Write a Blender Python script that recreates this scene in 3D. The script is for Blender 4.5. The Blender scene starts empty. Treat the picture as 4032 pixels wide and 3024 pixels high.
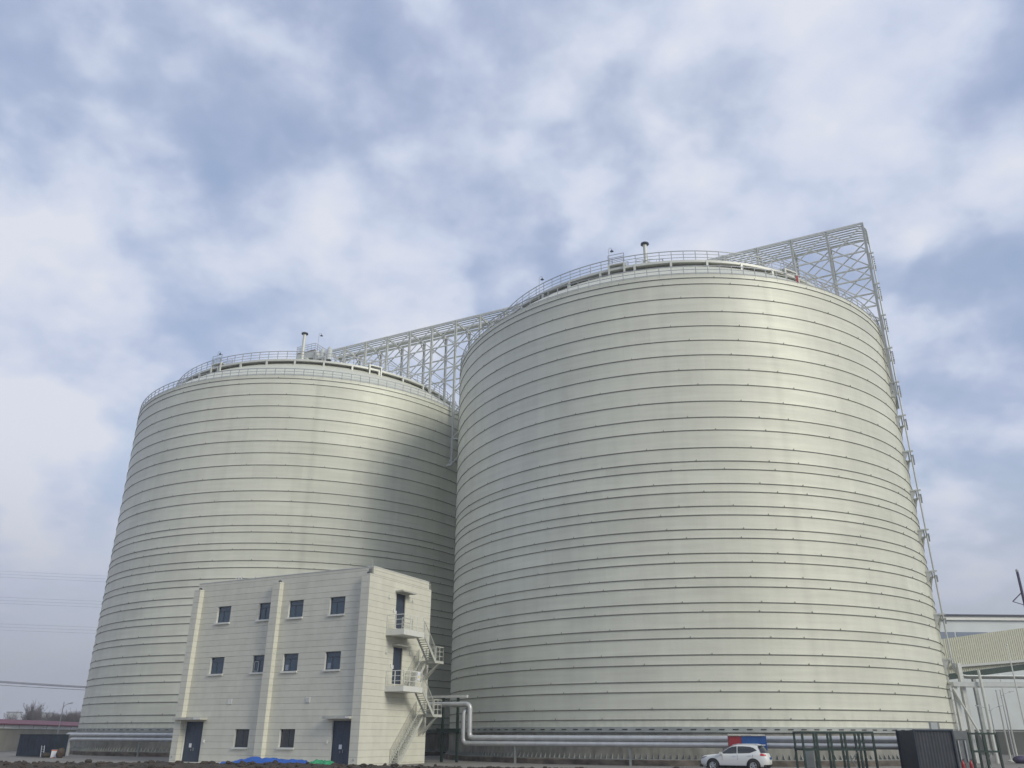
import bpy, math, random
from mathutils import Vector, Matrix
R = math.radians
random.seed(7)
SC = bpy.context.scene
COL = SC.collection

# ------------------------------------------------------------------ camera
cam_d = bpy.data.cameras.new('camera')
cam = bpy.data.objects.new('camera', cam_d)
COL.objects.link(cam)
cam_d.sensor_width = 36.0
cam_d.lens = 28.92
cam_d.clip_end = 8000
cam_d.clip_start = 0.1
cam.matrix_world = Matrix.Translation((0, 0, 2.2)) @ Matrix.Rotation(R(90 + 23.19), 4, 'X') @ Matrix.Rotation(0.0031, 4, 'Z')
SC.camera = cam

# ------------------------------------------------------------------ light
SUN_AZ = -41.0      # direction towards the sun, degrees from +X
SUN_EL = 31.0
sun_dir = Vector((math.cos(R(SUN_AZ)) * math.cos(R(SUN_EL)), math.sin(R(SUN_AZ)) * math.cos(R(SUN_EL)), math.sin(R(SUN_EL))))
sd = bpy.data.lights.new('sun', 'SUN')
sd.energy = 2.2
sd.angle = R(24)
sd.color = (1.0, 0.95, 0.80)
sun = bpy.data.objects.new('sun', sd)
sun.rotation_euler = sun_dir.to_track_quat('Z', 'Y').to_euler()
sun.location = (60, -40, 80)
COL.objects.link(sun)

SC.view_settings.view_transform = 'Standard'
SC.view_settings.look = 'None'
SC.view_settings.gamma = 1.0
SC.view_settings.exposure = 0.0
SC.view_settings.use_curve_mapping = False
SC.cycles.volume_step_rate = 4.0
SC.cycles.max_bounces = 6
SC.cycles.volume_bounces = 0


def N(nt, typ, **kw):
    n = nt.nodes.new(typ)
    for k, v in kw.items():
        setattr(n, k, v)
    return n


def build_world():
    w = bpy.data.worlds.new('World')
    SC.world = w
    w.use_nodes = True
    nt = w.node_tree
    nt.nodes.clear()
    L = nt.links.new
    out = N(nt, 'ShaderNodeOutputWorld')
    sky = N(nt, 'ShaderNodeTexSky')
    sky.sky_type = 'NISHITA'
    sky.sun_disc = False
    sky.sun_elevation = R(SUN_EL)
    sky.sun_rotation = R(90 - SUN_AZ)
    sky.air_density = 1.6
    sky.dust_density = 0.8
    sky.ozone_density = 2.0
    bg_sky = N(nt, 'ShaderNodeBackground')
    bg_sky.inputs['Strength'].default_value = 0.15
    L(sky.outputs[0], bg_sky.inputs['Color'])
    tc = N(nt, 'ShaderNodeTexCoord')
    sep = N(nt, 'ShaderNodeSeparateXYZ')
    L(tc.outputs['Generated'], sep.inputs[0])

    def math_(op, a, b=None, c=None, clamp=False):
        m = N(nt, 'ShaderNodeMath', operation=op)
        m.use_clamp = clamp
        for i, v in enumerate((a, b, c)):
            if v is None:
                continue
            if isinstance(v, (int, float)):
                m.inputs[i].default_value = v
            else:
                L(v, m.inputs[i])
        return m.outputs[0]

    zc = math_('MAXIMUM', sep.outputs[2], 0.0)
    den = math_('ADD', zc, 0.36)
    px = math_('DIVIDE', sep.outputs[0], den)
    py = math_('DIVIDE', sep.outputs[1], den)
    comb = N(nt, 'ShaderNodeCombineXYZ')
    L(px, comb.inputs[0]); L(py, comb.inputs[1])

    def noise(scale, detail, rough, dist, off):
        mp = N(nt, 'ShaderNodeMapping')
        mp.inputs['Location'].default_value = off
        L(comb.outputs[0], mp.inputs[0])
        t = N(nt, 'ShaderNodeTexNoise')
        t.inputs['Scale'].default_value = scale
        t.inputs['Detail'].default_value = detail
        t.inputs['Roughness'].default_value = rough
        t.inputs['Distortion'].default_value = dist
        L(mp.outputs[0], t.inputs['Vector'])
        return t.outputs[0]

    n1 = noise(3.0, 6.0, 0.52, 0.30, (3.1, 1.7, 0))
    n2 = noise(7.5, 5.0, 0.55, 0.25, (8.4, 2.2, 0))
    n4 = noise(20.0, 4.0, 0.55, 0.3, (2.2, 9.1, 0))
    # rounded puffs of broken cloud
    pw = N(nt, 'ShaderNodeTexNoise'); pw.inputs['Scale'].default_value = 6.0; pw.inputs['Detail'].default_value = 5.0
    L(comb.outputs[0], pw.inputs['Vector'])
    p1 = N(nt, 'ShaderNodeVectorMath', operation='SCALE'); L(pw.outputs['Color'], p1.inputs[0]); p1.inputs['Scale'].default_value = 0.30
    p2 = N(nt, 'ShaderNodeVectorMath', operation='ADD'); L(p1.outputs[0], p2.inputs[0]); L(comb.outputs[0], p2.inputs[1])
    vo = N(nt, 'ShaderNodeTexVoronoi', feature='SMOOTH_F1'); vo.inputs['Scale'].default_value = 7.5; vo.inputs['Smoothness'].default_value = 0.6
    L(p2.outputs[0], vo.inputs['Vector'])
    puff = math_('SUBTRACT', 0.95, vo.outputs['Distance'])
    d = math_('ADD', math_('ADD', math_('MULTIPLY', n1, 0.22), math_('MULTIPLY', n2, 0.26)), math_('ADD', math_('MULTIPLY', n4, 0.16), math_('MULTIPLY', puff, 0.38)))
    wn = N(nt, 'ShaderNodeTexNoise')
    wn.inputs['Scale'].default_value = 7.0
    wn.inputs['Detail'].default_value = 4.0
    L(tc.outputs['Generated'], wn.inputs['Vector'])
    w1 = N(nt, 'ShaderNodeVectorMath', operation='SUBTRACT'); L(wn.outputs['Color'], w1.inputs[0]); w1.inputs[1].default_value = (.5, .5, .5)
    w2 = N(nt, 'ShaderNodeVectorMath', operation='SCALE'); L(w1.outputs[0], w2.inputs[0]); w2.inputs['Scale'].default_value = 0.28
    w3 = N(nt, 'ShaderNodeVectorMath', operation='ADD'); L(w2.outputs[0], w3.inputs[0]); L(tc.outputs['Generated'], w3.inputs[1])
    w4 = N(nt, 'ShaderNodeVectorMath', operation='NORMALIZE'); L(w3.outputs[0], w4.inputs[0])
    warped = w4.outputs[0]
    # cloud masses and blue holes where the photograph has them (directions in the sky)
    feats = [((0.49, 0.75, 0.43), 5.5, -0.19), ((0.01, 0.86, 0.51), 4.5, -0.14), ((-0.49, 0.76, 0.42), 4.0, -0.14),
             ((-0.45, 0.61, 0.66), 8, -0.05), ((-0.30, 0.67, 0.68), 11, -0.08), ((-0.35, 0.71, 0.61), 4, -0.09),
             ((-0.48, 0.67, 0.56), 6, -0.09), ((-0.25, 0.74, 0.62), 4, -0.08), ((-0.51, 0.70, 0.50), 7, 0.16),
             ((-0.49, 0.78, 0.38), 8, 0.26), ((-0.51, 0.81, 0.28), 7, 0.22), ((-0.50, 0.84, 0.20), 5, 0.12), ((0.38, 0.72, 0.58), 16, 0.07), ((0.2, 0.8, 0.5), 12, 0.05), ((-0.2, 0.8, 0.5), 10, 0.05),
             ((0.27, 0.68, 0.68), 14, 0.10), ((-0.13, 0.82, 0.55), 10, 0.06), ((0.08, 0.76, 0.64), 5, -0.12),
             ((0.22, 0.74, 0.62), 4, -0.08), ((0.0, 0.7, 0.71), 6, -0.05)]
    for (v, deg, amp) in feats:
        vv = Vector(v).normalized()
        dp = N(nt, 'ShaderNodeVectorMath', operation='DOT_PRODUCT')
        L(warped, dp.inputs[0])
        dp.inputs[1].default_value = vv
        mr = N(nt, 'ShaderNodeMapRange', interpolation_type='SMOOTHERSTEP')
        mr.inputs['From Min'].default_value = math.cos(R(deg))
        mr.inputs['From Max'].default_value = 1.0
        mr.inputs['To Max'].default_value = amp * (0.75 if amp < -0.15 else (0.9 if amp > 0.11 else 0.55))
        L(dp.outputs['Value'], mr.inputs[0])
        d = math_('ADD', d, mr.outputs[0])
    # cover: how much cloud stands before the blue
    cov = N(nt, 'ShaderNodeMapRange', interpolation_type='SMOOTHSTEP')
    cov.inputs['From Min'].default_value = 0.30
    cov.inputs['From Max'].default_value = 0.62
    cov.inputs['To Min'].default_value = 0.62
    cov.inputs['To Max'].default_value = 1.0
    L(d, cov.inputs[0])
    # colour of the cloud: bluish grey where thin, near white where it catches the light
    n3 = noise(3.2, 4.0, 0.5, 0.2, (1.3, 6.6, 0))
    cc = math_('ADD', math_('MULTIPLY', d, 0.65), math_('MULTIPLY', n3, 0.35))
    ramp = N(nt, 'ShaderNodeValToRGB')
    L(cc, ramp.inputs[0])
    e = ramp.color_ramp.elements
    e[0].position = 0.34; e[0].color = (0.385, 0.465, 0.68, 1)
    e[1].position = 0.65; e[1].color = (0.75, 0.78, 0.88, 1)
    for p_, c_ in ((0.44, (0.48, 0.545, 0.745, 1)), (0.54, (0.62, 0.685, 0.84, 1))):
        m = e.new(p_); m.color = c_
    bg_c = N(nt, 'ShaderNodeBackground')
    bg_c.inputs['Strength'].default_value = 1.0
    L(ramp.outputs[0], bg_c.inputs['Color'])
    mix1 = N(nt, 'ShaderNodeMixShader')
    L(cov.outputs[0], mix1.inputs[0]); L(bg_sky.outputs[0], mix1.inputs[1]); L(bg_c.outputs[0], mix1.inputs[2])
    # greyer air low over the horizon
    hz = N(nt, 'ShaderNodeMapRange', interpolation_type='SMOOTHSTEP')
    hz.inputs['From Min'].default_value = 0.0
    hz.inputs['From Max'].default_value = 0.30
    hz.inputs['To Min'].default_value = 0.92
    hz.inputs['To Max'].default_value = 0.0
    L(sep.outputs[2], hz.inputs[0])
    bg_h = N(nt, 'ShaderNodeBackground')
    bg_h.inputs['Color'].default_value = (0.45, 0.475, 0.57, 1)
    mix2 = N(nt, 'ShaderNodeMixShader')
    L(hz.outputs[0], mix2.inputs[0]); L(mix1.outputs[0], mix2.inputs[1]); L(bg_h.outputs[0], mix2.inputs[2])
    L(mix2.outputs[0], out.inputs['Surface'])


build_world()


# ------------------------------------------------------------------ materials
def mat(name, color, rough=0.6, metal=0.0, var=0.06, scale=3.0, bump=0.0, bscale=20.0, spec=0.5, coord='Object', stretch=(1, 1, 1), per_obj=0.0):
    m = bpy.data.materials.new(name)
    m.use_nodes = True
    nt = m.node_tree
    L = nt.links.new
    b = nt.nodes['Principled BSDF']
    b.inputs['Roughness'].default_value = rough
    b.inputs['Metallic'].default_value = metal
    b.inputs['Specular IOR Level'].default_value = spec
    tc = N(nt, 'ShaderNodeTexCoord')
    mp = N(nt, 'ShaderNodeMapping')
    mp.inputs['Scale'].default_value = stretch
    L(tc.outputs[coord], mp.inputs[0])
    t = N(nt, 'ShaderNodeTexNoise')
    t.inputs['Scale'].default_value = scale
    t.inputs['Detail'].default_value = 5
    L(mp.outputs[0], t.inputs['Vector'])
    mr = N(nt, 'ShaderNodeMapRange')
    mr.inputs['From Min'].default_value = 0.3
    mr.inputs['From Max'].default_value = 0.7
    mr.inputs['To Min'].default_value = 1 - var
    mr.inputs['To Max'].default_value = 1 + var
    L(t.outputs[0], mr.inputs[0])
    val = mr.outputs[0]
    if per_obj:
        oi = N(nt, 'ShaderNodeObjectInfo')
        m2 = N(nt, 'ShaderNodeMapRange')
        m2.inputs['To Min'].default_value = 1 - per_obj
        m2.inputs['To Max'].default_value = 1 + per_obj
        L(oi.outputs['Random'], m2.inputs[0])
        mm = N(nt, 'ShaderNodeMath', operation='MULTIPLY')
        L(val, mm.inputs[0]); L(m2.outputs[0], mm.inputs[1])
        val = mm.outputs[0]
    vm = N(nt, 'ShaderNodeVectorMath', operation='SCALE')
    vm.inputs[0].default_value = color[:3]
    L(val, vm.inputs['Scale'])
    L(vm.outputs[0], b.inputs['Base Color'])
    if bump:
        t2 = N(nt, 'ShaderNodeTexNoise')
        t2.inputs['Scale'].default_value = bscale
        t2.inputs['Detail'].default_value = 4
        L(mp.outputs[0], t2.inputs['Vector'])
        bp = N(nt, 'ShaderNodeBump')
        bp.inputs['Strength'].default_value = bump
        bp.inputs['Distance'].default_value = 0.05
        L(t2.outputs[0], bp.inputs['Height'])
        L(bp.outputs[0], b.inputs['Normal'])
    return m


STREAK_A = -1.33


def silo_mat():
    m = bpy.data.materials.new('silo_sheet_steel')
    m.use_nodes = True
    nt = m.node_tree
    L = nt.links.new
    b = nt.nodes['Principled BSDF']
    tc = N(nt, 'ShaderNodeTexCoord')
    sp = N(nt, 'ShaderNodeSeparateXYZ')
    L(tc.outputs['Object'], sp.inputs[0])
    at = N(nt, 'ShaderNodeMath', operation='ARCTAN2')
    L(sp.outputs[1], at.inputs[0]); L(sp.outputs[0], at.inputs[1])

    def noise(ks, kz, detail, seed):
        ca = N(nt, 'ShaderNodeMath', operation='MULTIPLY'); L(at.outputs[0], ca.inputs[0]); ca.inputs[1].default_value = ks
        cz = N(nt, 'ShaderNodeMath', operation='MULTIPLY'); L(sp.outputs[2], cz.inputs[0]); cz.inputs[1].default_value = kz
        c = N(nt, 'ShaderNodeCombineXYZ'); L(ca.outputs[0], c.inputs[0]); L(cz.outputs[0], c.inputs[1]); c.inputs[2].default_value = seed
        t = N(nt, 'ShaderNodeTexNoise'); t.inputs['Scale'].default_value = 1.0; t.inputs['Detail'].default_value = detail
        L(c.outputs[0], t.inputs['Vector'])
        return t.outputs[0]

    def rng(x, a, b_, c, d):
        r = N(nt, 'ShaderNodeMapRange'); L(x, r.inputs[0])
        for i, v in zip(('From Min', 'From Max', 'To Min', 'To Max'), (a, b_, c, d)):
            r.inputs[i].default_value = v
        return r.outputs[0]

    def mul(a, c):
        r = N(nt, 'ShaderNodeMath', operation='MULTIPLY'); L(a, r.inputs[0]); L(c, r.inputs[1]); return r.outputs[0]
    streak = rng(noise(22, 0.05, 4, 1.0), 0.30, 0.62, 0.95, 1.02)      # rain streaks down the wall
    fine = rng(noise(5, 2.6, 5, 4.0), 0.3, 0.7, 0.95, 1.05)            # rolling marks along each strip
    blot = rng(noise(4, 0.22, 4, 8.0), 0.3, 0.7, 0.95, 1.05)
    oi = N(nt, 'ShaderNodeObjectInfo')
    band = rng(oi.outputs['Random'], 0, 1, 0.97, 1.03)
    # single sheets of slightly different tone
    sa = N(nt, 'ShaderNodeMath', operation='MULTIPLY_ADD'); L(at.outputs[0], sa.inputs[0]); sa.inputs[1].default_value = 27 / 6.2832
    rs = N(nt, 'ShaderNodeMath', operation='MULTIPLY'); L(oi.outputs['Random'], rs.inputs[0]); rs.inputs[1].default_value = 50.0
    L(rs.outputs[0], sa.inputs[2])
    fl = N(nt, 'ShaderNodeMath', operation='FLOOR'); L(sa.outputs[0], fl.inputs[0])
    cw = N(nt, 'ShaderNodeCombineXYZ'); L(fl.outputs[0], cw.inputs[0]); L(rs.outputs[0], cw.inputs[1])
    wn = N(nt, 'ShaderNodeTexWhiteNoise', noise_dimensions='2D'); L(cw.outputs[0], wn.inputs['Vector'])
    sheet = rng(wn.outputs['Value'], 0, 1, 0.965, 1.025)
    # one long damp streak down the near silo
    dd = N(nt, 'ShaderNodeMath', operation='MULTIPLY_ADD'); L(noise(3, 0.12, 3, 12.0), dd.inputs[0]); dd.inputs[1].default_value = 0.05; L(at.outputs[0], dd.inputs[2])
    d2 = N(nt, 'ShaderNodeMath', operation='SUBTRACT'); L(dd.outputs[0], d2.inputs[0]); d2.inputs[1].default_value = STREAK_A
    d3 = N(nt, 'ShaderNodeMath', operation='ABSOLUTE'); L(d2.outputs[0], d3.inputs[0])
    damp = rng(d3.outputs[0], 0.0, 0.03, 0.93, 1.0)
    # splashed dirt near the ground
    dz = N(nt, 'ShaderNodeMath', operation='MULTIPLY_ADD'); L(noise(60, 0.9, 4, 3.0), dz.inputs[0]); dz.inputs[1].default_value = -3.0; L(sp.outputs[2], dz.inputs[2])
    dirt = rng(dz.outputs[0], -1.5, 2.2, 0.55, 1.0)
    v = mul(mul(mul(streak, fine), mul(blot, band)), mul(mul(sheet, damp), dirt))
    vm = N(nt, 'ShaderNodeVectorMath', operation='SCALE')
    vm.inputs[0].default_value = (0.64, 0.645, 0.54)
    L(v, vm.inputs['Scale'])
    L(vm.outputs[0], b.inputs['Base Color'])
    L(rng(noise(6, 1.2, 4, 2.0), 0.3, 0.7, 0.44, 0.51), b.inputs['Roughness'])
    b.inputs['Metallic'].default_value = 0.05
    b.inputs['Specular IOR Level'].default_value = 0.5
    bp = N(nt, 'ShaderNodeBump')
    bp.inputs['Strength'].default_value = 0.35
    bp.inputs['Distance'].default_value = 0.03
    L(noise(9, 1.5, 3, 6.0), bp.inputs['Height'])
    L(bp.outputs[0], b.inputs['Normal'])
    return m


M = {
    'silo': silo_mat(),
    'ring': mat('ring_steel', (0.17, 0.175, 0.15), 0.55, 0.2),  # darker than the shell: flange shadow line and rusty sealing in the colour
    'roof': mat('silo_roof_sheet', (0.58, 0.585, 0.50), 0.5, 0.1, 0.05, 1.2),
    'paint': mat('grey_steel_paint', (0.60, 0.61, 0.57), 0.5, 0.1, 0.08),
    'rail': mat('galvanised_rail', (0.36, 0.375, 0.39), 0.5, 0.2),
    'pale': mat('pale_steel_paint', (0.58, 0.59, 0.54), 0.45, 0.1, 0.05),
    'pipe': mat('aluminium_cladding', (0.50, 0.51, 0.51), 0.42, 0.45, 0.10, 1.5, 0.15, 6),
    'lpipe': mat('painted_pipe', (0.50, 0.52, 0.50), 0.42, 0.2, 0.05),
    'darkcap': mat('dark_cap', (0.03, 0.035, 0.05), 0.5),
    'rust': mat('rusty_edge', (0.25, 0.16, 0.10), 0.8),
    'skirt': mat('dirty_shaded_skirt_sheet', (0.27, 0.265, 0.235), 0.7, 0.1, 0.25, 0.8),  # dark base colour holds both grime and the shadow of the pipes
    'flash': mat('base_flashing', (0.34, 0.36, 0.34), 0.45, 0.4, 0.15, 0.7),
    'conc': mat('stained_concrete', (0.125, 0.105, 0.085), 0.9, 0, 0.45, 0.6, 0.3, 5),
    'panel': mat('wall_panel', (0.625, 0.615, 0.525), 0.75, 0, 0.04, 1.3, 0.15, 30, per_obj=0.025),
    'joint': mat('panel_joint', (0.22, 0.22, 0.20), 0.9),
    'trim': mat('white_trim', (0.66, 0.665, 0.62), 0.7, 0, 0.05),
    'whitepaint': mat('white_paint', (0.74, 0.74, 0.70), 0.6),
    'canopy': mat('canopy_concrete', (0.46, 0.46, 0.41), 0.85, 0, 0.15, 2.5),
    'wframe': mat('window_frame', (0.045, 0.06, 0.085), 0.45),
    'door': mat('door_steel', (0.045, 0.062, 0.095), 0.5, 0.1, 0.1),
    'paper': mat('paper', (0.70, 0.72, 0.76), 0.9, 0, 0.03),
    'stair': mat('stair_paint', (0.52, 0.53, 0.48), 0.55, 0.1, 0.08),
    'yellow': mat('yellow_paint', (0.70, 0.52, 0.05), 0.6),
    'ground': mat('bare_ground', (0.095, 0.085, 0.072), 0.95, 0, 0.25, 0.25, 0.5, 3),
    'yard': mat('yard_concrete', (0.20, 0.19, 0.175), 0.9, 0, 0.2, 0.4, 0.2, 6),
    'dirt': mat('dug_earth', (0.050, 0.040, 0.032), 1.0, 0, 0.4, 1.5, 0.8, 6),
    'blue': mat('blue_tarp', (0.012, 0.085, 0.36), 0.5, 0, 0.15, 2),
    'green': mat('green_net', (0.03, 0.26, 0.12), 0.75, 0, 0.35, 6),
    'carpaint': mat('white_car_paint', (0.72, 0.73, 0.71), 0.25, 0, 0.01),
    'black': mat('black_plastic', (0.018, 0.018, 0.02), 0.55),
    'tyre': mat('tyre_rubber', (0.022, 0.022, 0.022), 0.85),
    'alloy': mat('alloy_rim', (0.60, 0.61, 0.62), 0.3, 0.8),
    'red_l': mat('tail_lamp_red', (0.45, 0.02, 0.03), 0.25),
    'clear_l': mat('lamp_lens', (0.20, 0.21, 0.22), 0.12),
    'redsheet': mat('red_sheet', (0.26, 0.020, 0.030), 0.55, 0, 0.1),
    'bluesheet': mat('blue_sheet', (0.012, 0.075, 0.26), 0.5, 0, 0.1),
    'dframe': mat('dark_green_steel', (0.026, 0.050, 0.042), 0.55, 0.1, 0.2),
    'cont': mat('dark_container', (0.040, 0.046, 0.058), 0.6, 0.1, 0.15),
    'contside': mat('container_end', (0.14, 0.15, 0.155), 0.55, 0.1, 0.15),
    'navy': mat('navy_container', (0.022, 0.034, 0.055), 0.6, 0.1, 0.3, 1),
    'redroof': mat('red_roof_sheet', (0.21, 0.035, 0.055), 0.6, 0, 0.12),
    'beige': mat('beige_wall', (0.40, 0.38, 0.31), 0.85, 0, 0.12, 0.5),
    'fascia': mat('pale_fascia', (0.80, 0.80, 0.76), 0.7, 0, 0.08, 0.4),
    'corr': mat('corrugated_beige', (0.52, 0.52, 0.42), 0.55, 0.1, 0.06),
    'warewall': mat('warehouse_white', (0.62, 0.66, 0.66), 0.6, 0, 0.05, 0.3),
    'warestrip': mat('warehouse_blue_glazing', (0.22, 0.26, 0.33), 0.3),
    'wareroof': mat('warehouse_roof_trim', (0.05, 0.06, 0.09), 0.5),
    'darkwall': mat('dark_wall', (0.12, 0.125, 0.12), 0.85, 0, 0.15, 0.5),
    'bark': mat('bare_bark', (0.075, 0.06, 0.05), 0.95),
    'shrub': mat('dry_shrub', (0.05, 0.042, 0.03), 0.95, 0, 0.3),
    'farwall': mat('far_wall', (0.36, 0.37, 0.38), 0.9),
    'farwin': mat('far_window', (0.09, 0.10, 0.12), 0.4),
    'cable': mat('cable_black', (0.03, 0.03, 0.035), 0.7),
    'lamp': mat('lamp_grey', (0.40, 0.41, 0.43), 0.5, 0.2),
    'extred': mat('extinguisher_red', (0.35, 0.012, 0.015), 0.35),
    'orange': mat('orange_print', (0.60, 0.13, 0.03), 0.8),
    'sack': mat('brown_sack', (0.085, 0.06, 0.045), 0.95, 0, 0.4, 4),
    'purple': mat('purple_cover', (0.06, 0.05, 0.10), 0.7, 0, 0.3, 3),
}


def add_streaks(m, amount, sc):
    nt = m.node_tree; L = nt.links.new
    b = nt.nodes['Principled BSDF']
    src = b.inputs['Base Color'].links[0].from_socket
    tc = N(nt, 'ShaderNodeTexCoord'); mp = N(nt, 'ShaderNodeMapping'); mp.inputs['Scale'].default_value = sc
    L(tc.outputs['Object'], mp.inputs[0])
    t = N(nt, 'ShaderNodeTexNoise'); t.inputs['Scale'].default_value = 1.0; t.inputs['Detail'].default_value = 6
    L(mp.outputs[0], t.inputs['Vector'])
    mr = N(nt, 'ShaderNodeMapRange')
    for i, v in zip(('From Min', 'From Max', 'To Min', 'To Max'), (0.30, 0.60, 1 - amount, 1.02)): mr.inputs[i].default_value = v
    L(t.outputs[0], mr.inputs[0])
    vm = N(nt, 'ShaderNodeVectorMath', operation='SCALE'); L(src, vm.inputs[0]); L(mr.outputs[0], vm.inputs['Scale'])
    L(vm.outputs[0], b.inputs['Base Color'])


add_streaks(M['panel'], 0.05, (1.1, 1.1, 0.33))
add_streaks(M['conc'], 0.5, (1.2, 1.2, 2.5))
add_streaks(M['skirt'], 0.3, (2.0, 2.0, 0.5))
add_streaks(M['flash'], 0.2, (0.5, 0.5, 2.0))
add_streaks(M['door'], 0.2, (6, 6, 0.6))
add_streaks(M['cont'], 0.25, (5, 5, 0.5))


def glass_mat(name, col, rough=0.06):
    m = mat(name, col, rough, 0, 0.02)
    b = m.node_tree.nodes['Principled BSDF']
    b.inputs['Specular IOR Level'].default_value = 0.9
    return m


M['glass'] = glass_mat('window_glass', (0.030, 0.066, 0.105), 0.10)
M['glass_dark'] = glass_mat('ground_floor_glass', (0.035, 0.040, 0.045), 0.22)
M['carglass'] = glass_mat('car_glass', (0.012, 0.014, 0.016))


# ------------------------------------------------------------------ mesh helpers
class MB:
    def __init__(s):
        s.v = []; s.f = []; s.sm = []

    def add(s, vs, fs, smooth=False):
        o = len(s.v)
        s.v.extend([tuple(v) for v in vs])
        for f in fs:
            s.f.append(tuple(i + o for i in f)); s.sm.append(smooth)
        return s

    def box(s, x0, x1, y0, y1, z0, z1):
        vs = [(x0, y0, z0), (x1, y0, z0), (x1, y1, z0), (x0, y1, z0), (x0, y0, z1), (x1, y0, z1), (x1, y1, z1), (x0, y1, z1)]
        return s.add(vs, [(0, 3, 2, 1), (4, 5, 6, 7), (0, 1, 5, 4), (1, 2, 6, 5), (2, 3, 7, 6), (3, 0, 4, 7)])

    def beam(s, p, q, w=0.1, h=None, up=(0, 0, 1)):
        h = h or w
        p = Vector(p); q = Vector(q)
        d = (q - p).normalized()
        u = Vector(up)
        if abs(d.dot(u)) > 0.95:
            u = Vector((0, 1, 0))
        a = d.cross(u).normalized(); c = a.cross(d).normalized()
        vs = []
        for e in (p, q):
            for i, j in ((-1, -1), (1, -1), (1, 1), (-1, 1)):
                vs.append(e + a * (i * w / 2) + c * (j * h / 2))
        return s.add(vs, [(0, 1, 2, 3), (7, 6, 5, 4), (0, 4, 5, 1), (1, 5, 6, 2), (2, 6, 7, 3), (3, 7, 4, 0)])

    def tube(s, pts, r, n=8, caps=True, r2=None):
        pts = [Vector(p) for p in pts]
        k = len(pts)
        rings = []
        prev = None
        for i, p in enumerate(pts):
            if i == 0: d = pts[1] - p
            elif i == k - 1: d = p - pts[i - 1]
            else: d = (pts[i + 1] - p).normalized() + (p - pts[i - 1]).normalized()
            d.normalize()
            if prev is None:
                u = Vector((0, 0, 1)) if abs(d.z) < 0.9 else Vector((0, 1, 0))
                a = d.cross(u).normalized()
            else:
                a = (prev - d * prev.dot(d)).normalized()
            prev = a
            c = d.cross(a).normalized()
            rr = r if r2 is None else r + (r2 - r) * i / (k - 1)
            rings.append([p + (a * math.cos(2 * math.pi * j / n) + c * math.sin(2 * math.pi * j / n)) * rr for j in range(n)])
        vs = [v for g in rings for v in g]
        fs = []
        for i in range(k - 1):
            for j in range(n):
                fs.append((i * n + j, i * n + (j + 1) % n, (i + 1) * n + (j + 1) % n, (i + 1) * n + j))
        s.add(vs, fs, n > 6)
        if caps:
            s.add(rings[0], [tuple(range(n))[::-1]]); s.add(rings[-1], [tuple(range(n))])
        return s

    def lathe(s, prof, n=64, closed=False, c=(0, 0), smooth=True):
        vs = []
        k = len(prof)
        for i in range(n):
            a = 2 * math.pi * i / n
            for (r, z) in prof:
                vs.append((c[0] + r * math.cos(a), c[1] + r * math.sin(a), z))
        fs = []
        m = k if closed else k - 1
        for i in range(n):
            for j in range(m):
                j2 = (j + 1) % k; i2 = (i + 1) % n
                fs.append((i * k + j, i2 * k + j, i2 * k + j2, i * k + j2))
        return s.add(vs, fs, smooth)

    def poly(s, pts2, f0, f1):
        """prism between two mappings of a 2-D outline"""
        n = len(pts2)
        vs = [f0(*p) for p in pts2] + [f1(*p) for p in pts2]
        fs = [tuple(range(n)), tuple(range(2 * n - 1, n - 1, -1))]
        for i in range(n):
            j = (i + 1) % n
            fs.append((i, i + n, j + n, j))
        return s.add(vs, fs)

    def mesh(s, name, m):
        me = bpy.data.meshes.new(name)
        me.from_pydata([tuple(v) for v in s.v], [], s.f)
        me.polygons.foreach_set('use_smooth', s.sm)
        me.materials.append(M[m] if isinstance(m, str) else m)
        me.update()
        return me

    def build(s, name, m, parent=None, loc=None):
        o = bpy.data.objects.new(name, s.mesh(name, m))
        COL.objects.link(o)
        if parent: o.parent = parent
        if loc: o.location = loc
        return o


def inst(name, me, parent=None, loc=(0, 0, 0), rz=0.0):
    o = bpy.data.objects.new(name, me)
    COL.objects.link(o)
    if parent: o.parent = parent
    o.location = loc
    o.rotation_euler = (0, 0, rz)
    return o


def thing(name, label, cat, loc=(0, 0, 0), rz=0.0, group=None):
    o = bpy.data.objects.new(name, None)
    o.empty_display_size = 0.5
    COL.objects.link(o)
    o.location = loc
    o.rotation_euler = (0, 0, rz)
    o['label'] = label; o['category'] = cat
    if group: o['group'] = group
    return o


def tag(o, label, cat, group=None):
    o['label'] = label; o['category'] = cat
    if group: o['group'] = group
    return o


def struct(o, kind='structure'):
    o['kind'] = kind
    return o


def copy_tree(o, parent=None):
    c = o.copy(); COL.objects.link(c)
    c.parent = parent
    for ch in list(o.children):
        copy_tree(ch, c)
    return c


# ------------------------------------------------------------------ layout (metres, camera above the origin, ground z = 0)
AZ = R(-26.9)                       # the silos, the pipe bridge, the building and the base pipes share this axis
DF = Vector((math.cos(AZ), math.sin(AZ), 0))
DB = Vector((-math.sin(AZ), math.cos(AZ), 0))
C1 = Vector((20.152, 100.265, 0))   # near silo
C2 = Vector((-31.323, 126.399, 0))  # far silo
SEP = (C1 - C2).length
RAD = 27.0


def W(t, off, z=0.0):
    return C2 + DF * t + DB * off + Vector((0, 0, z))


# ------------------------------------------------------------------ ground
g = MB(); g.add([(-3500, -3500, 0), (3500, -3500, 0), (3500, 3500, 0), (-3500, 3500, 0)], [(0, 1, 2, 3)])
struct(g.build('ground', 'ground'))
y = MB(); y.add([(-75, 66.5, 0.02), (75, 66.5, 0.02), (75, 140, 0.02), (-75, 140, 0.02)], [(0, 1, 2, 3)])
struct(y.build('paved_yard', 'yard'))


def nz(x, y, s=1.0, k=0):
    from mathutils import noise
    return noise.noise(Vector((x * s, y * s, k * 7.3)))


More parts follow.
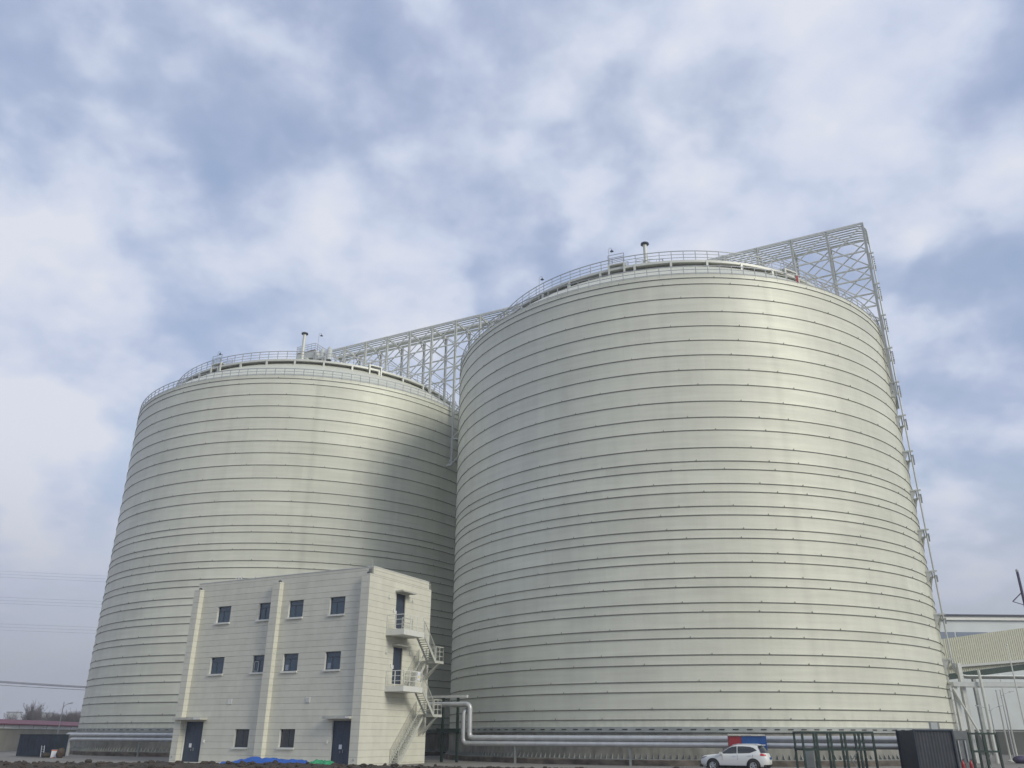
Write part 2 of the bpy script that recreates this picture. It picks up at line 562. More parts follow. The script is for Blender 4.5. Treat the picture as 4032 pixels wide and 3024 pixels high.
def ridge_h(x, y):
    yc = 62.0 + 1.2 * nz(x, 0, 0.07, 1)
    w = 2.4
    base = max(0.0, 1 - ((y - yc) / w) ** 2)
    amp = 0.42 if x < -16 else (0.42 - 0.24 * min(1, (x + 16) / 14.0))
    if x > 4: amp = 0.16
    h = base * amp * (1 + 0.25 * nz(x, y, 0.35, 2))
    if base > 0:
        h += base ** 0.5 * (0.10 * nz(x, y, 1.3, 3) + 0.07 * nz(x, y, 3.1, 4) + 0.04 * nz(x, y, 7, 5))
    return h - 0.03 * (1 - base)


def make_ridge():
    mb = MB()
    x0, x1, y0, y1 = -52.0, 40.0, 59.0, 65.4
    nx, ny = 620, 40
    vs = []
    for j in range(ny + 1):
        for i in range(nx + 1):
            x = x0 + (x1 - x0) * i / nx; yy = y0 + (y1 - y0) * j / ny
            vs.append((x, yy, ridge_h(x, yy)))
    fs = []
    for j in range(ny):
        for i in range(nx):
            a = j * (nx + 1) + i
            fs.append((a, a + 1, a + nx + 2, a + nx + 1))
    mb.add(vs, fs)
    for k in range(900):                       # loose clods
        x = random.uniform(x0, 6 if random.random() < 0.85 else x1); yy = random.uniform(60, 64.6)
        r = random.choice((0.05, 0.07, 0.09, 0.12, 0.16)) * random.uniform(0.7, 1.3)
        z = ridge_h(x, yy) + r * 0.2
        p = []
        sx, sy = random.uniform(.7, 1.7), random.uniform(.7, 1.4)
        for (rr, zz) in ((.55, .62), (1.0, .12), (.8, -.5)):
            for q in range(6):
                a = q * math.pi / 3 + zz
                p.append((x + r * sx * rr * math.cos(a) * random.uniform(.75, 1.2), yy + r * sy * rr * math.sin(a) * random.uniform(.75, 1.2), z + r * (zz + random.uniform(-.16, .16))))
        mb.add(p, [(0, 1, 2, 3, 4, 5)] + [(u * 6 + q, u * 6 + 6 + q, u * 6 + 6 + (q + 1) % 6, u * 6 + (q + 1) % 6) for u in (0, 1) for q in range(6)])
    return struct(mb.build('dug_earth', 'dirt'), 'stuff')


make_ridge()

# ------------------------------------------------------------------ silos
RING_Z = [45.55, 44.83, 43.23, 41.62, 40.02, 38.42, 36.82, 35.22, 33.6, 31.9, 30.25, 28.95, 27.2, 25.88, 25.06, 23.71, 22.9,
          21.58, 20.76, 19.45, 18.63, 17.29, 16.48, 15.15, 14.34, 12.99, 12.2, 10.83, 10.03, 8.66, 7.86, 6.51, 5.7, 4.34, 3.53]
RISE = 11.0
EAVE = 45.8
RS = (RAD ** 2 + RISE ** 2) / (2 * RISE)


def dome_z(r):
    return EAVE + RISE - (RS - math.sqrt(max(0, RS * RS - r * r)))


NSEG = 192


def annulus_rail(mb, r, z, h, n, w=0.05, rails=3, gaps=()):
    for i in range(n):
        a = 2 * math.pi * i / n
        x, yv = r * math.cos(a), r * math.sin(a)
        mb.beam((x, yv, z), (x, yv, z + h), w * 1.2)
    for k in range(rails):
        zz = z + h * (k + 1) / rails
        ww = w * (1.25 if k == rails - 1 else 0.8)
        mb.lathe([(r - ww / 2, zz - ww / 2), (r + ww / 2, zz - ww / 2), (r + ww / 2, zz + ww / 2), (r - ww / 2, zz + ww / 2)], n, True, smooth=False)


def ring_mesh():
    mb = MB()
    mb.lathe([(RAD - 0.02, -0.04), (RAD + 0.05, -0.05), (RAD + 0.055, 0.0), (RAD + 0.016, 0.03)], 256, True, smooth=False)
    # clamps left where the strip was joined
    for i in range(26):
        a = 2 * math.pi * (i + 0.7 * random.random()) / 26
        x, yv = (RAD + 0.03) * math.cos(a), (RAD + 0.06) * math.sin(a)
        mb.box(x - .022, x + .022, yv - .022, yv + .022, 0.0, 0.14)
    return mb.mesh('ring', 'ring')


RING_MESHES = [ring_mesh() for _ in range(3)]
STEP_ANGLES = {}


def make_silo(label, loc, steps):
    s = thing('storage_silo', label, 'silo', loc, 0, 'giant steel storage silos')
    zs = [46.02] + RING_Z + [2.95]
    for k in range(len(zs) - 1):
        z1, z0 = zs[k], zs[k + 1]
        mb = MB()
        mb.lathe([(RAD + 0.012, z0), (RAD, z0 + 0.12), (RAD, (z0 + z1) / 2), (RAD, z1)], NSEG)
        mb.build('shell_band', 'silo', s)
    for k, z in enumerate(RING_Z):
        inst('ring', RING_MESHES[k % 3], s, (0, 0, z), (k * 0.37) % 1 * 0.15)
    # roof
    mb = MB()
    prof = [(RAD + 0.02, 46.0)] + [(r, dome_z(r) + 0.05) for r in (26.6, 25.5, 24, 22, 20, 17.5, 15, 12, 9, 6, 3, 1, 0.01)]
    mb.lathe(prof, NSEG)
    mb.build('roof_dome', 'roof', s)
    mb = MB(); annulus_rail(mb, 26.96, 45.72, 1.25, 136, 0.06)
    mb.build('edge_railing', 'rail', s)
    # ring walkway half-way up the dome
    wz = 50.28
    mb = MB(); mb.lathe([(20.9, wz - 0.12), (20.9, wz), (22.62, wz), (22.62, wz - 0.12)], NSEG, True, smooth=False)
    mb.build('walkway_deck', 'paint', s)
    mb = MB(); mb.lathe([(22.63, wz - 0.22), (22.69, wz - 0.22), (22.69, wz + 0.06), (22.63, wz + 0.06)], NSEG, True, smooth=False)
    mb.build('walkway_edge', 'pale', s)
    mb = MB(); annulus_rail(mb, 22.6, wz, 1.25, 108, 0.06)
    mb.build('walkway_railing', 'rail', s)
    leg = MB(); z_leg = dome_z(22.5)
    leg.box(-0.12, 0.12, -0.12, 0.12, z_leg - 0.25, wz - 0.05)
    lm = leg.mesh('walkway_leg', 'pale')
    for i in range(36):
        a = 2 * math.pi * (i + 0.3) / 36
        inst('walkway_leg', lm, s, (22.62 * math.cos(a), 22.62 * math.sin(a), 0), a)
    # raised crossing steps over the walkway
    for a in steps:
        e = MB()
        e.box(20.7, 22.85, -0.95, 0.95, wz + 0.35, wz + 0.5)
        e.build('crossing_platform', 'pale', s).rotation_euler = (0, 0, a)
        e = MB()
        for q in (-0.88, 0.88):
            for rr in (20.8, 22.8):
                e.box(rr - 0.09, rr + 0.09, q - 0.09, q + 0.09, dome_z(22.8) - 0.2, wz + 0.35)
        q_ = e.build('crossing_legs', 'pale', s); q_.rotation_euler = (0, 0, a); q_['kind'] = 'stuff'
        e = MB()
        for q in (-0.9, 0.9):
            for rr in (20.8, 22.8):
                e.box(rr - 0.035, rr + 0.035, q - 0.035, q + 0.035, wz + 0.5, wz + 1.7)
        for zz in (0.9, 1.3, 1.68):
            e.box(22.77, 22.83, -0.9, 0.9, wz + zz - 0.02, wz + zz + 0.02)
            e.box(20.77, 20.83, -0.9, 0.9, wz + zz - 0.02, wz + zz + 0.02)
        q_ = e.build('crossing_railing', 'rail', s); q_.rotation_euler = (0, 0, a); q_['kind'] = 'stuff'
    # foot of the silo
    mb = MB(); mb.lathe([(RAD - 0.02, 2.95), (RAD + 0.16, 2.97), (RAD + 0.18, 2.55), (RAD + 0.05, 2.5)], NSEG, smooth=False)
    mb.build('base_flashing', 'flash', s)
    mb = MB()
    for i in range(150):
        a = 2 * math.pi * i / 150
        x, yv = (RAD + 0.19) * math.cos(a), (RAD + 0.19) * math.sin(a)
        t = Vector((-math.sin(a), math.cos(a), 0)) * 0.22
        mb.beam(Vector((x, yv, 2.78)) - t, Vector((x, yv, 2.78)) + t, 0.05, 0.07)
    mb.build('flashing_clips', 'cable', s)
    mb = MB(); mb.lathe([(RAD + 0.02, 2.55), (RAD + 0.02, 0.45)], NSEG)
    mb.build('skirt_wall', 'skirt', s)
    mb = MB()
    for i in range(340):
        a = 2 * math.pi * i / 340
        d = Vector((math.cos(a), math.sin(a), 0)); t = Vector((-math.sin(a), math.cos(a), 0)) * 0.012
        p = [d * (RAD + 0.02) + Vector((0, 0, 0.5)), d * (RAD + 0.3) + Vector((0, 0, 0.5)), d * (RAD + 0.02) + Vector((0, 0, 0.92))]
        mb.add([q - t for q in p] + [q + t for q in p], [(0, 1, 2), (5, 4, 3), (0, 3, 4, 1), (1, 4, 5, 2), (2, 5, 3, 0)])
    mb.lathe([(RAD + 0.0, 0.46), (RAD + 0.36, 0.46), (RAD + 0.36, 0.51), (RAD + 0.0, 0.51)], NSEG, True, smooth=False)
    mb.build('anchor_gussets', 'flash', s)
    mb = MB(); mb.lathe([(RAD - 0.1, 0.46), (RAD + 0.55, 0.455), (RAD + 0.62, 0.40), (RAD + 0.66, -0.1)], NSEG, smooth=False)
    mb.build('concrete_base', 'conc', s)
    # small lamps on bent masts round the walkway
    return s


def ang(C, x, yv):
    return math.atan2(yv - C.y, x - C.x)


silo_far = make_silo('farther pale grey banded steel silo standing behind the panelled three-storey building', C2,
                     [ang(C2, -41.8, 106.5), ang(C2, -19.6, 107.2)])
silo_near = make_silo('nearer pale grey banded steel silo with the white SUV parked at its foot', C1,
                      [ang(C1, 11.7, 79.4), ang(C1, 31.3, 80.7)])


def stack(silo, x, yv, z0, z1, hood=True):
    c = silo.location
    lx, ly = x - c.x, yv - c.y
    mb = MB(); mb.tube([(lx, ly, z0), (lx, ly, z1)], 0.24, 14)
    mb.lathe([(0.24, z0 + 1.0), (0.33, z0 + 1.0), (0.33, z0 + 1.06), (0.24, z0 + 1.06)], 14, True, (lx, ly), False)
    o = mb.build('exhaust_stack', 'pale', silo)
    cp = MB(); cp.lathe([(0.02, z1 + 0.36), (0.48, z1 + 0.20), (0.50, z1 + 0.06), (0.20, z1 + 0.02), (0.02, z1 + 0.02)], 18, False, (lx, ly), False)
    cp.build('stack_cap', 'darkcap', o)


stack(silo_far, -30.95, 110.0, 52.9, 57.25)
stack(silo_near, 15.85, 84.0, 53.0, 56.35)


def wall_lamp(silo, x, yv, z0, h):
    c = silo.location
    lx, ly = x - c.x, yv - c.y
    mb = MB()
    mb.tube([(lx, ly, z0), (lx, ly, z0 + h), (lx + 0.1, ly, z0 + h + 0.25), (lx + 0.28, ly, z0 + h + 0.3), (lx + 0.36, ly, z0 + h + 0.1)], 0.025, 6)
    o = mb.build('lamp_mast', 'rail', silo)
    q = MB(); q.lathe([(0.04, z0 + h + 0.10), (0.05, z0 + h), (0.22, z0 + h - 0.16), (0.02, z0 + h - 0.17)], 10, False, (lx + 0.36, ly), False)
    q.build('lamp_shade', 'darkcap', o)


wall_lamp(silo_near, 10.9, 79.75, 50.3, 2.6)
wall_lamp(silo_near, 3.2, 85.2, 50.3, 2.1)
wall_lamp(silo_far, -42.3, 107.0, 50.3, 2.4)
wall_lamp(silo_far, -27.4, 104.6, 50.3, 4.2)
mb = MB(); lx_, ly_ = 29.95 - C1.x, 75.15 - C1.y
mb.box(lx_ - .1, lx_ + .1, ly_ - .08, ly_ + .1, 46.1, 46.85)
mb.build('hose_box', 'extred', silo_near)


def roof_house(silo):
    """filter house with its railing, ducts and filters beside the far silo's stack"""
    c = silo.location
    # local frame turned to the common axis
    def Q(l, d, z):
        p = Vector((-29.75, 112.0, 0)) - DF * l + DB * d - c
        return (p.x, p.y, z)

    def bx(mb, l0, l1, d0, d1, z0, z1):
        vs = [Q(l0, d0, z0), Q(l1, d0, z0), Q(l1, d1, z0), Q(l0, d1, z0), Q(l0, d0, z1), Q(l1, d0, z1), Q(l1, d1, z1), Q(l0, d1, z1)]
        mb.add(vs, [(0, 1, 2, 3), (7, 6, 5, 4), (4, 5, 1, 0), (5, 6, 2, 1), (6, 7, 3, 2), (7, 4, 0, 3)])
    z0, z1 = 54.55, 55.65
    mb = MB(); bx(mb, 0, 3.4, 0, 2.6, z0, z1)
    h = mb.build('filter_house', 'pale', silo)
    mb = MB(); bx(mb, -0.1, 3.5, -0.1, 2.7, z1, z1 + 0.07); mb.build('house_roof_edge', 'rust', h)
    mb = MB()
    for l, d in ((0, 0), (3.3, 0), (0, 2.5), (3.3, 2.5)):
        bx(mb, l, l + 0.14, d, d + 0.14, dome_z(15) - 0.8, z0)
    mb.build('house_legs', 'pale', h)
    mb = MB()
    cor = [(-.05, -.05), (3.45, -.05), (3.45, 2.65), (-.05, 2.65)]
    for i in range(4):
        a, b = cor[i], cor[(i + 1) % 4]
        for k in range(5):
            f = k / 5
            l, d = a[0] + (b[0] - a[0]) * f, a[1] + (b[1] - a[1]) * f
            mb.beam(Q(l, d, z1 + .06), Q(l, d, z1 + 1.15), 0.05)
        for zz in (0.4, 0.8, 1.15):
            mb.beam(Q(*a, z1 + zz), Q(*b, z1 + zz), 0.05)
    mb.build('house_railing', 'rail', h)
    mb = MB()
    mb.tube([Q(0.3, 0.4, 55.2), Q(-0.25, 0.1, 55.3), Q(-0.7, -0.2, 55.0), Q(-0.75, -0.25, 54.4), Q(-0.75, -0.25, 53.4)], 0.27, 12)
    mb.build('bent_duct', 'pale', h)
    mb = MB()
    mb.tube([Q(2.6, -0.6, 53.6), Q(1.6, -0.9, 54.1), Q(0.6, -0.9, 53.9), Q(-0.4, -1.0, 53.1)], 0.24, 12)
    mb.build('roof_duct', 'pale', h)
    for l in (-2.1, -3.4):
        mb = MB()
        p = Q(l, -0.6, 0)
        mb.lathe([(0.42, 53.0), (0.42, 54.5), (0.30, 54.95), (0.03, 55.3)], 12, False, (p[0], p[1]), False)
        mb.build('roof_filter', 'lpipe', silo)
    mb = MB()
    mb.tube([Q(-1.6, -1.2, 53.35), Q(-3.2, -1.2, 53.35)], 0.18, 10)
    mb.build('filter_drum', 'lpipe', silo)
    # dark drive unit under the pipe bridge


roof_house(silo_far)

# small landing with rails beside the near silo's stack
mb = MB()
c = silo_near.location
px_, py_ = 16.6 - c.x, 85.5 - c.y
for i in range(5):
    mb.beam((px_ - 1.6 + i * 0.8, py_, 53.0), (px_ - 1.6 + i * 0.8, py_, 55.3), 0.05)
    mb.beam((px_ + 1.6, py_ + i * 0.7, 53.0), (px_ + 1.6, py_ + i * 0.7, 55.3), 0.05)
for zz in (54.5, 54.9, 55.3):
    mb.beam((px_ - 1.6, py_, zz), (px_ + 1.6, py_, zz), 0.05)
    mb.beam((px_ + 1.6, py_, zz), (px_ + 1.6, py_ + 2.8, zz), 0.05)
mb.build('stack_railing', 'rail', silo_near)


# ------------------------------------------------------------------ pipe bridge over both silos
def pipe_bridge():
    b = thing('pipe_bridge', 'long grey steel pipe trestle running over the tops of both silos', 'pipe bridge', C2, AZ)
    YF, YBK = -3.79, 0.36
    TS = [3.5, 6.75, 10.95, 15.1, 19.29, 23.35, 27.55, 31.7, 35.9] + [39.9, 43.9, 47.9, 51.9, 55.9, 59.9, 63.9] + [67.9, 72.2, 76.45, 80.7, 84.9]
    LV = [60.0, 56.1, 52.37, 48.6, 44.8, 41.0, 37.2]

    def foot(t, yv):
        best = 44.0
        for cx in (0.0, SEP):
            r = math.hypot(t - cx, yv)
            if r < 26.5: return dome_z(r) - 0.1
        return 37.1

    feet = {}
    for t in TS:
        for yv in (YF, YBK):
            z0 = foot(t, yv)
            feet[(t, yv)] = z0
            m = MB()
            m.box(t - 0.15, t + 0.15, yv - 0.03, yv + 0.03, z0, 60.05)
            m.box(t - 0.15, t - 0.11, yv - 0.15, yv + 0.15, z0, 60.05)
            m.box(t + 0.11, t + 0.15, yv - 0.15, yv + 0.15, z0, 60.05)
            m.build('post', 'paint', b)
        m = MB(); m.beam((t, YF + .1, 59.62), (t, YBK - .1, 59.62), 0.2, 0.28); m.build('cross_beam', 'paint', b)
        m = MB(); m.beam((t, YBK - .1, 58.2), (t, YBK - 1.3, 59.5), 0.12); m.build('knee_brace', 'paint', b)
    for i in range(len(TS) - 1):
        t0, t1 = TS[i], TS[i + 1]
        for yv in (YF, YBK):
            zf0, zf1 = feet[(t0, yv)], feet[(t1, yv)]
            for k, z in enumerate(LV):
                if k == 0:
                    m = MB(); m.beam((t0, yv, 59.95), (t1, yv, 59.95), 0.16, 0.22); m.build('rail_beam', 'paint', b)
                elif z > max(zf0, zf1) + 0.3 or (t1 in (31.7, 84.9) and z > min(zf0, zf1) + 2.2):
                    te0, te1 = t0, t1
                    if zf0 > z: te0 = t1 - 2.6
                    if zf1 > z: te1 = t0 + 2.6
                    m = MB(); m.beam((te0, yv, z), (te1, yv, z), 0.16); m.build('girt', 'paint', b)
                else:
                    continue
                if k + 1 < len(LV):
                    za, zb = z - 0.12, LV[k + 1] + 0.1
                    if k == 0: za = 59.7
                    for (p0, p1, fz) in (((t0, za), (t1, zb), zf1), ((t1, za), (t0, zb), zf0)):
                        zt = max(zb, fz)
                        if za - zt < 0.5: continue
                        fr = (za - zt) / (za - zb)
                        q = (p0[0] + (p1[0] - p0[0]) * fr, za + (zb - za) * fr)
                        m = MB(); m.beam((p0[0], yv + (0.05 if p0[0] == t0 else -0.05), p0[1]), (q[0], yv + (0.05 if p0[0] == t0 else -0.05), q[1]), 0.12)
                        m.build('brace', 'paint', b)
    # foot bracket of the column on the far silo's wall, and struts
    for t, s in ((27.55, -1), (84.9, -1)):
        for yv in (YF, YBK):
            m = MB(); m.beam((t, yv, 37.2), (t + s * 0.75, yv, 37.2), 0.3, 0.3); m.beam((t, yv, 38.4), (t + s * 0.75, yv, 36.9), 0.14)
            m.build('wall_bracket', 'paint', b)
    # pipes lying across the bridge
    zt = 59.93
    xe = 85.28
    rd = R(29.0)
    for k in range(7):
        yv = -3.35 + 0.57 * k
        rr = 0.09
        t0 = 3.0 if k in (0, 1, 2, 6) else 56.5
        zz = zt + 0.02 * (k % 2)
        pts = [(t0, yv, zz), (xe - 1.1, yv, zz)]
        for a in (15, 30, 45, 60, 75, 90):
            pts.append((xe - 1.1 + 1.1 * math.sin(R(a)), yv, zz - 1.1 * (1 - math.cos(R(a)))))
        pts.append((xe, yv, 9.0))
        bz = 9.0
        n = 6
        for a in range(1, n + 1):
            th = R(90) * a / n
            h = 1.25 * (1 - math.cos(th)); dz = 1.25 * math.sin(th)
            pts.append((xe + h * math.cos(rd), yv + h * math.sin(rd), bz - dz))
        pts.append((xe + 16 * math.cos(rd), yv + 16 * math.sin(rd), bz - 1.25))
        m = MB(); m.tube(pts, rr, 10); m.build('pipe', 'lpipe', b)
    m = MB()
    m.box(3.0, 57.0, -1.42, -0.52, 59.78, 59.84); m.box(3.0, 57.0, -1.42, -1.38, 59.84, 60.1); m.box(3.0, 57.0, -0.56, -0.52, 59.84, 60.1)
    m.build('cable_tray', 'paint', b)
    m = MB(); m.box(4.0, 7.2, -2.2, -.7, 56.1, 57.5); m.build('drive_unit', 'dframe', b)
    # brackets that hold the pipes off the silo wall
    for z in (55.6, 51.4, 47.2, 43.0, 38.76, 34.76, 30.63, 26.28, 22.06, 17.79, 13.53, 9.26):
        m = MB()
        for yv in (-3.79, -0.05):
            x0 = SEP + math.sqrt(RAD ** 2 - yv ** 2) - 0.05
            if z > 45: x0 = 84.75
            m.beam((x0, yv, z), (85.55, yv, z), 0.16, 0.14)
            if z < 40:
                m.add([(x0, yv - .03, z - .1), (x0, yv - .03, z - 1.5), (85.05, yv - .03, z - .1), (x0, yv + .03, z - .1), (x0, yv + .03, z - 1.5), (85.05, yv + .03, z - .1)],
                      [(0, 1, 2), (5, 4, 3), (0, 3, 4, 1), (1, 4, 5, 2), (2, 5, 3, 0)])
        m.beam((85.05, -3.9, z), (85.05, 0.2, z), 0.14, 0.16)
        m.build('pipe_bracket', 'pale', b)
        m = MB()
        for k in range(7):
            yv = -3.35 + 0.57 * k
            m.beam((85.25, yv - .2, z - 0.45), (85.52, yv - .2, z - 0.45), 0.07, 0.16)
        struct(m.build('pipe_clips', 'rail', b), 'stuff')
    return b


pipe_bridge()


# ------------------------------------------------------------------ control building
OB = Vector((-12.0, 70.67, 0))
JZ = [0.0, .152, .657, 1.165, 1.684, 2.19, 2.69, 3.21, 3.71, 4.21, 4.71, 5.21, 5.71, 6.21, 6.71, 7.25, 7.75, 8.25, 8.76, 9.22, 9.74, 10.25, 10.75,
      11.27, 11.80, 12.25, 12.76, 13.28, 13.75, 14.27, 14.80, 15.3, 15.58]


def building():
    b = thing('control_building', 'pale panelled three-storey building with small dark windows in front of the far silo', 'building', OB, AZ)
    WY = 0.5                      # wall plane behind the pilaster faces
    XL = -20.4
    DEP = 9.76
    G = 0.008

    def courses(x0, x1, fixed, axis, out, openings, ztop=15.58, thick=0.08, zcut=None):
        """panels between joints; openings = (a0, a1, z0, z1)"""
        for k in range(len(JZ) - 1):
            z0, z1 = JZ[k], min(JZ[k + 1], ztop)
            if z1 - z0 < 0.05: continue
            segs = [(x0, x1, z0, z1)]
            for (a0, a1, w0, w1) in openings:
                ns = []
                for (s0, s1, q0, q1) in segs:
                    if q1 <= w0 + 0.02 or q0 >= w1 - 0.02 or s1 <= a0 or s0 >= a1:
                        ns.append((s0, s1, q0, q1)); continue
                    if s0 < a0: ns.append((s0, a0, q0, q1))
                    if s1 > a1: ns.append((a1, s1, q0, q1))
                    if q0 < w0 - 0.02: ns.append((max(s0, a0), min(s1, a1), q0, w0))
                    if q1 > w1 + 0.02: ns.append((max(s0, a0), min(s1, a1), w1, q1))
                segs = ns
            for (s0, s1, q0, q1) in segs:
                if s1 - s0 < 0.03 or q1 - q0 < 0.03: continue
                g0 = G if q0 == z0 and k > 0 else 0.0
                m = MB()
                if axis == 'x': m.box(s0, s1, fixed, fixed + thick, q0 + g0, q1 - G)
                else: m.box(fixed - thick, fixed, s0, s1, q0 + g0, q1 - G)
                m.build('panel', 'panel', b)

    # ---- openings on the front: x, z
    wins = []
    rows = [(11.80, 13.28), (7.31, 8.76)]
    for (z0, z1) in rows:
        for (a, c) in ((-17.58, -15.92), (-12.55, -10.82), (-9.04, -7.38), (-4.47, -2.82)):
            wins.append((a, c, z0, z1))
    low = [(-13.58, -11.93, 1.28, 2.72), (-8.55, -6.92, 1.30, 2.72)]
    doors = [(-19.58, -17.38, 0.05, 3.34), (-3.12, -1.06, 0.05, 3.34)]
    op = wins + low + doors
    # backing structure behind the panels (shows only in the joints and reveals)
    m = MB()
    m.box(XL + .1, -0.45, 4.0, DEP - 0.1, 0, 15.0)
    xs = sorted(set([XL + .1, -0.12] + [v for o in op for v in o[:2]]))
    zs_ = sorted(set([0, 15.4] + [v for o in op for v in o[2:]]))
    for i in range(len(xs) - 1):
        for j in range(len(zs_) - 1):
            cx, cz = (xs[i] + xs[i + 1]) / 2, (zs_[j] + zs_[j + 1]) / 2
            if any(o[0] < cx < o[1] and o[2] < cz < o[3] for o in op): continue
            m.box(xs[i], xs[i + 1], WY + 0.075, WY + 0.4, zs_[j], zs_[j + 1])
    m.build('core_wall', 'joint', b)
    m = MB()
    for (q0, q1, w0, w1) in ((0.3, 4.08, 0, 15.4), (5.52, DEP - .05, 0, 15.4), (4.08, 5.52, 0, 6.3), (4.08, 5.52, 9.28, 10.87), (4.08, 5.52, 13.85, 15.4)):
        m.box(-0.4, -0.075, q0, q1, w0, w1)
    m.build('side_core_wall', 'joint', b)
    m = MB(); m.box(XL + .12, -0.15, 0.7, DEP - 0.4, 15.0, 15.2); m.build('flat_roof', 'canopy', b)
    m = MB(); m.box(XL + .05, XL + .1, WY + .3, DEP, 0, 15.5); m.box(XL + .05, -.1, DEP - .08, DEP - .02, 0, 15.5); m.build('back_wall', 'panel', b)
    # panels: two bays of the front, the side, the pilasters
    courses(-19.65, -10.72, WY, 'x', None, op)
    courses(-9.88, -0.86, WY, 'x', None, op)
    for (a, c) in ((-20.42, -19.65), (-10.72, -9.88), (-0.86, -0.0)):     # above the pilaster tops
        for z0, z1 in ((14.97, 15.3), (15.3, 15.58)):
            m = MB(); m.box(a, c if c < -0.1 else -0.09, WY + 0.002, WY + 0.09, z0 + G, z1 - G); m.build('panel', 'panel', b)
    sd_open = [(4.08, 5.52, 10.87, 13.85), (4.08, 5.48, 6.30, 9.28)]
    courses(0.0, DEP, 0.0, 'y', None, sd_open, ztop=14.95)
    for z0, z1 in ((14.95, 15.3), (15.3, 15.58)):
        m = MB(); m.box(-0.08, 0, 0.46, 9.32, z0 + G, z1 - G); m.build('panel', 'panel', b)
    for (a, c) in ((-20.42, -19.65), (-10.72, -9.88), (-0.86, -0.085)):
        for k in range(len(JZ) - 1):
            z0, z1 = JZ[k], min(JZ[k + 1], 14.95)
            if z1 - z0 < .05: continue
            m = MB(); m.box(a, c, 0.0, WY + 0.07, z0 + (G if k else 0), z1 - G); m.build('pilaster_panel', 'panel', b)
        m = MB(); m.box(a + .03, c - .03, 0.03, WY + 0.06, 0, 14.93); m.build('pilaster_core', 'joint', b)
    # parapet coping
    m = MB(); m.box(XL - .02, -0.1, WY - 0.03, WY + 0.28, 15.58, 15.64); m.box(-0.3, 0.03, 0.46, 9.34, 15.565, 15.63); m.build('coping', 'trim', b)
    m = MB(); m.box(XL - .02, 0.06, -0.25, 0.52, -0.05, 0.04); m.build('plinth', 'canopy', b)
    # windows
    for n, (a, c, z0, z1) in enumerate(wins + low):
        ground = n >= 8
        yv = WY + 0.20
        f = MB(); t = 0.06
        f.box(a, a + t, yv, yv + .07, z0, z1); f.box(c - t, c, yv, yv + .07, z0, z1)
        f.box(a + t, c - t, yv, yv + .07, z1 - t, z1); f.box(a + t, c - t, yv, yv + .07, z0, z0 + t)
        zt = z1 - 0.42
        xm = a + (c - a) * 0.40
        if not ground:
            f.box(a + t, c - t, yv, yv + .07, zt - .03, zt + .03)
            f.box(xm - .04, xm + .04, yv, yv + .07, z0 + t, zt - .03)
        else:
            f.box((a + c) / 2 - .025, (a + c) / 2 + .025, yv, yv + .07, z0 + t, z1 - t)
        wo = f.build('window', 'wframe', b)
        gm = 'glass_dark' if ground else 'glass'
        if ground: ps = [(a + t, (a + c) / 2, z0 + t, z1 - t), ((a + c) / 2, c - t, z0 + t, z1 - t)]
        else: ps = [(a + t, xm, z0 + t, zt), (xm, c - t, z0 + t, zt), (a + t, c - t, zt, z1 - t)]
        for (p0, p1, q0, q1) in ps:
            p = MB(); p.box(p0, p1, yv + .03, yv + .045, q0, q1); p.build('pane', gm, wo)
        s = MB(); s.box(a - .08, c + (.02 if c > -11 and c < -10.7 else .06), WY - 0.14, WY + 0.2, z0 - .15, z0 - .002); s.build('sill', 'trim', wo)
        s = MB(); s.box(a, a + .012, WY + .02, yv, z0, z1); s.box(c - .012, c, WY + .02, yv, z0, z1); s.box(a, c, WY + .02, yv, z1 - .012, z1 - .001)
        s.build('reveal', 'trim', wo)
        if n == 5:                # the one sash that stands out in white
            s = MB(); y2 = yv - 0.05
            q0, q1 = z0 + .1, zt - .1
            p0, p1 = a + .14, xm - .06
            s.box(p0, p0 + .03, y2, y2 + .03, q0, q1); s.box(p1 - .03, p1, y2, y2 + .03, q0, q1)
            s.box(p0 + .03, p1 - .03, y2, y2 + .03, q0, q0 + .03); s.box(p0 + .03, p1 - .03, y2, y2 + .03, q1 - .03, q1)
            s.build('open_sash', 'trim', wo)['label'] = 'white outlined sash'
        if n in (6, 7):
            s = MB(); s.box(a + .16, a + .5, yv + .02, yv + .029, z0 + .1, z0 + .55); s.build('taped_sheet', 'warestrip', wo)
    # ground doors with canopies
    for n, (a, c, z0, z1) in enumerate(doors):
        yv = WY + 0.16
        m = MB(); t = .07
        m.box(a, a + t, yv, yv + .1, z0, z1); m.box(c - t, c, yv, yv + .1, z0, z1); m.box(a + t, c - t, yv, yv + .1, z1 - t, z1)
        d = m.build('door', 'door', b)
        xm = (a + c) / 2
        for (p0, p1) in ((a + t, xm - .006), (xm + .006, c - t)):
            m = MB(); m.box(p0, p1, yv + .03, yv + .08, z0, z1 - t); m.build('door_leaf', 'door', d)
        m = MB(); m.box(xm + .08, xm + .13, yv - .03, yv + .03, 0.95, 1.2); m.box(xm - .2, xm - .15, yv - .01, yv + .03, .95, 1.1); m.build('handle', 'flash', d)
        px = a + 0.62 + 0.08 * n
        m = MB(); m.box(px, px + .3, yv + .018, yv + .029, 1.22, 1.55); m.build('notice', 'paper', d)
        m = MB()
        c0, c1 = (-20.36, -17.0) if n == 0 else (-3.6, -0.87)
        m.box(c0, c1, -0.35 if n == 0 else -0.30, WY + .02, 3.47, 3.66); k = m.build('canopy', 'canopy', b)
        m = MB(); m.box(c1 - .85 if n == 0 else c1 - .42, c1 - .01, -0.37 if n == 0 else -0.32, -0.33 if n == 0 else -0.29, 3.49, 3.655); m.build('canopy_patch', 'trim', k)
        for q0, q1 in ((a, a + .015), (c - .015, c)):
            m = MB(); m.box(q0, q1, WY + .02, yv, z0, z1); m.build('reveal', 'trim', d)
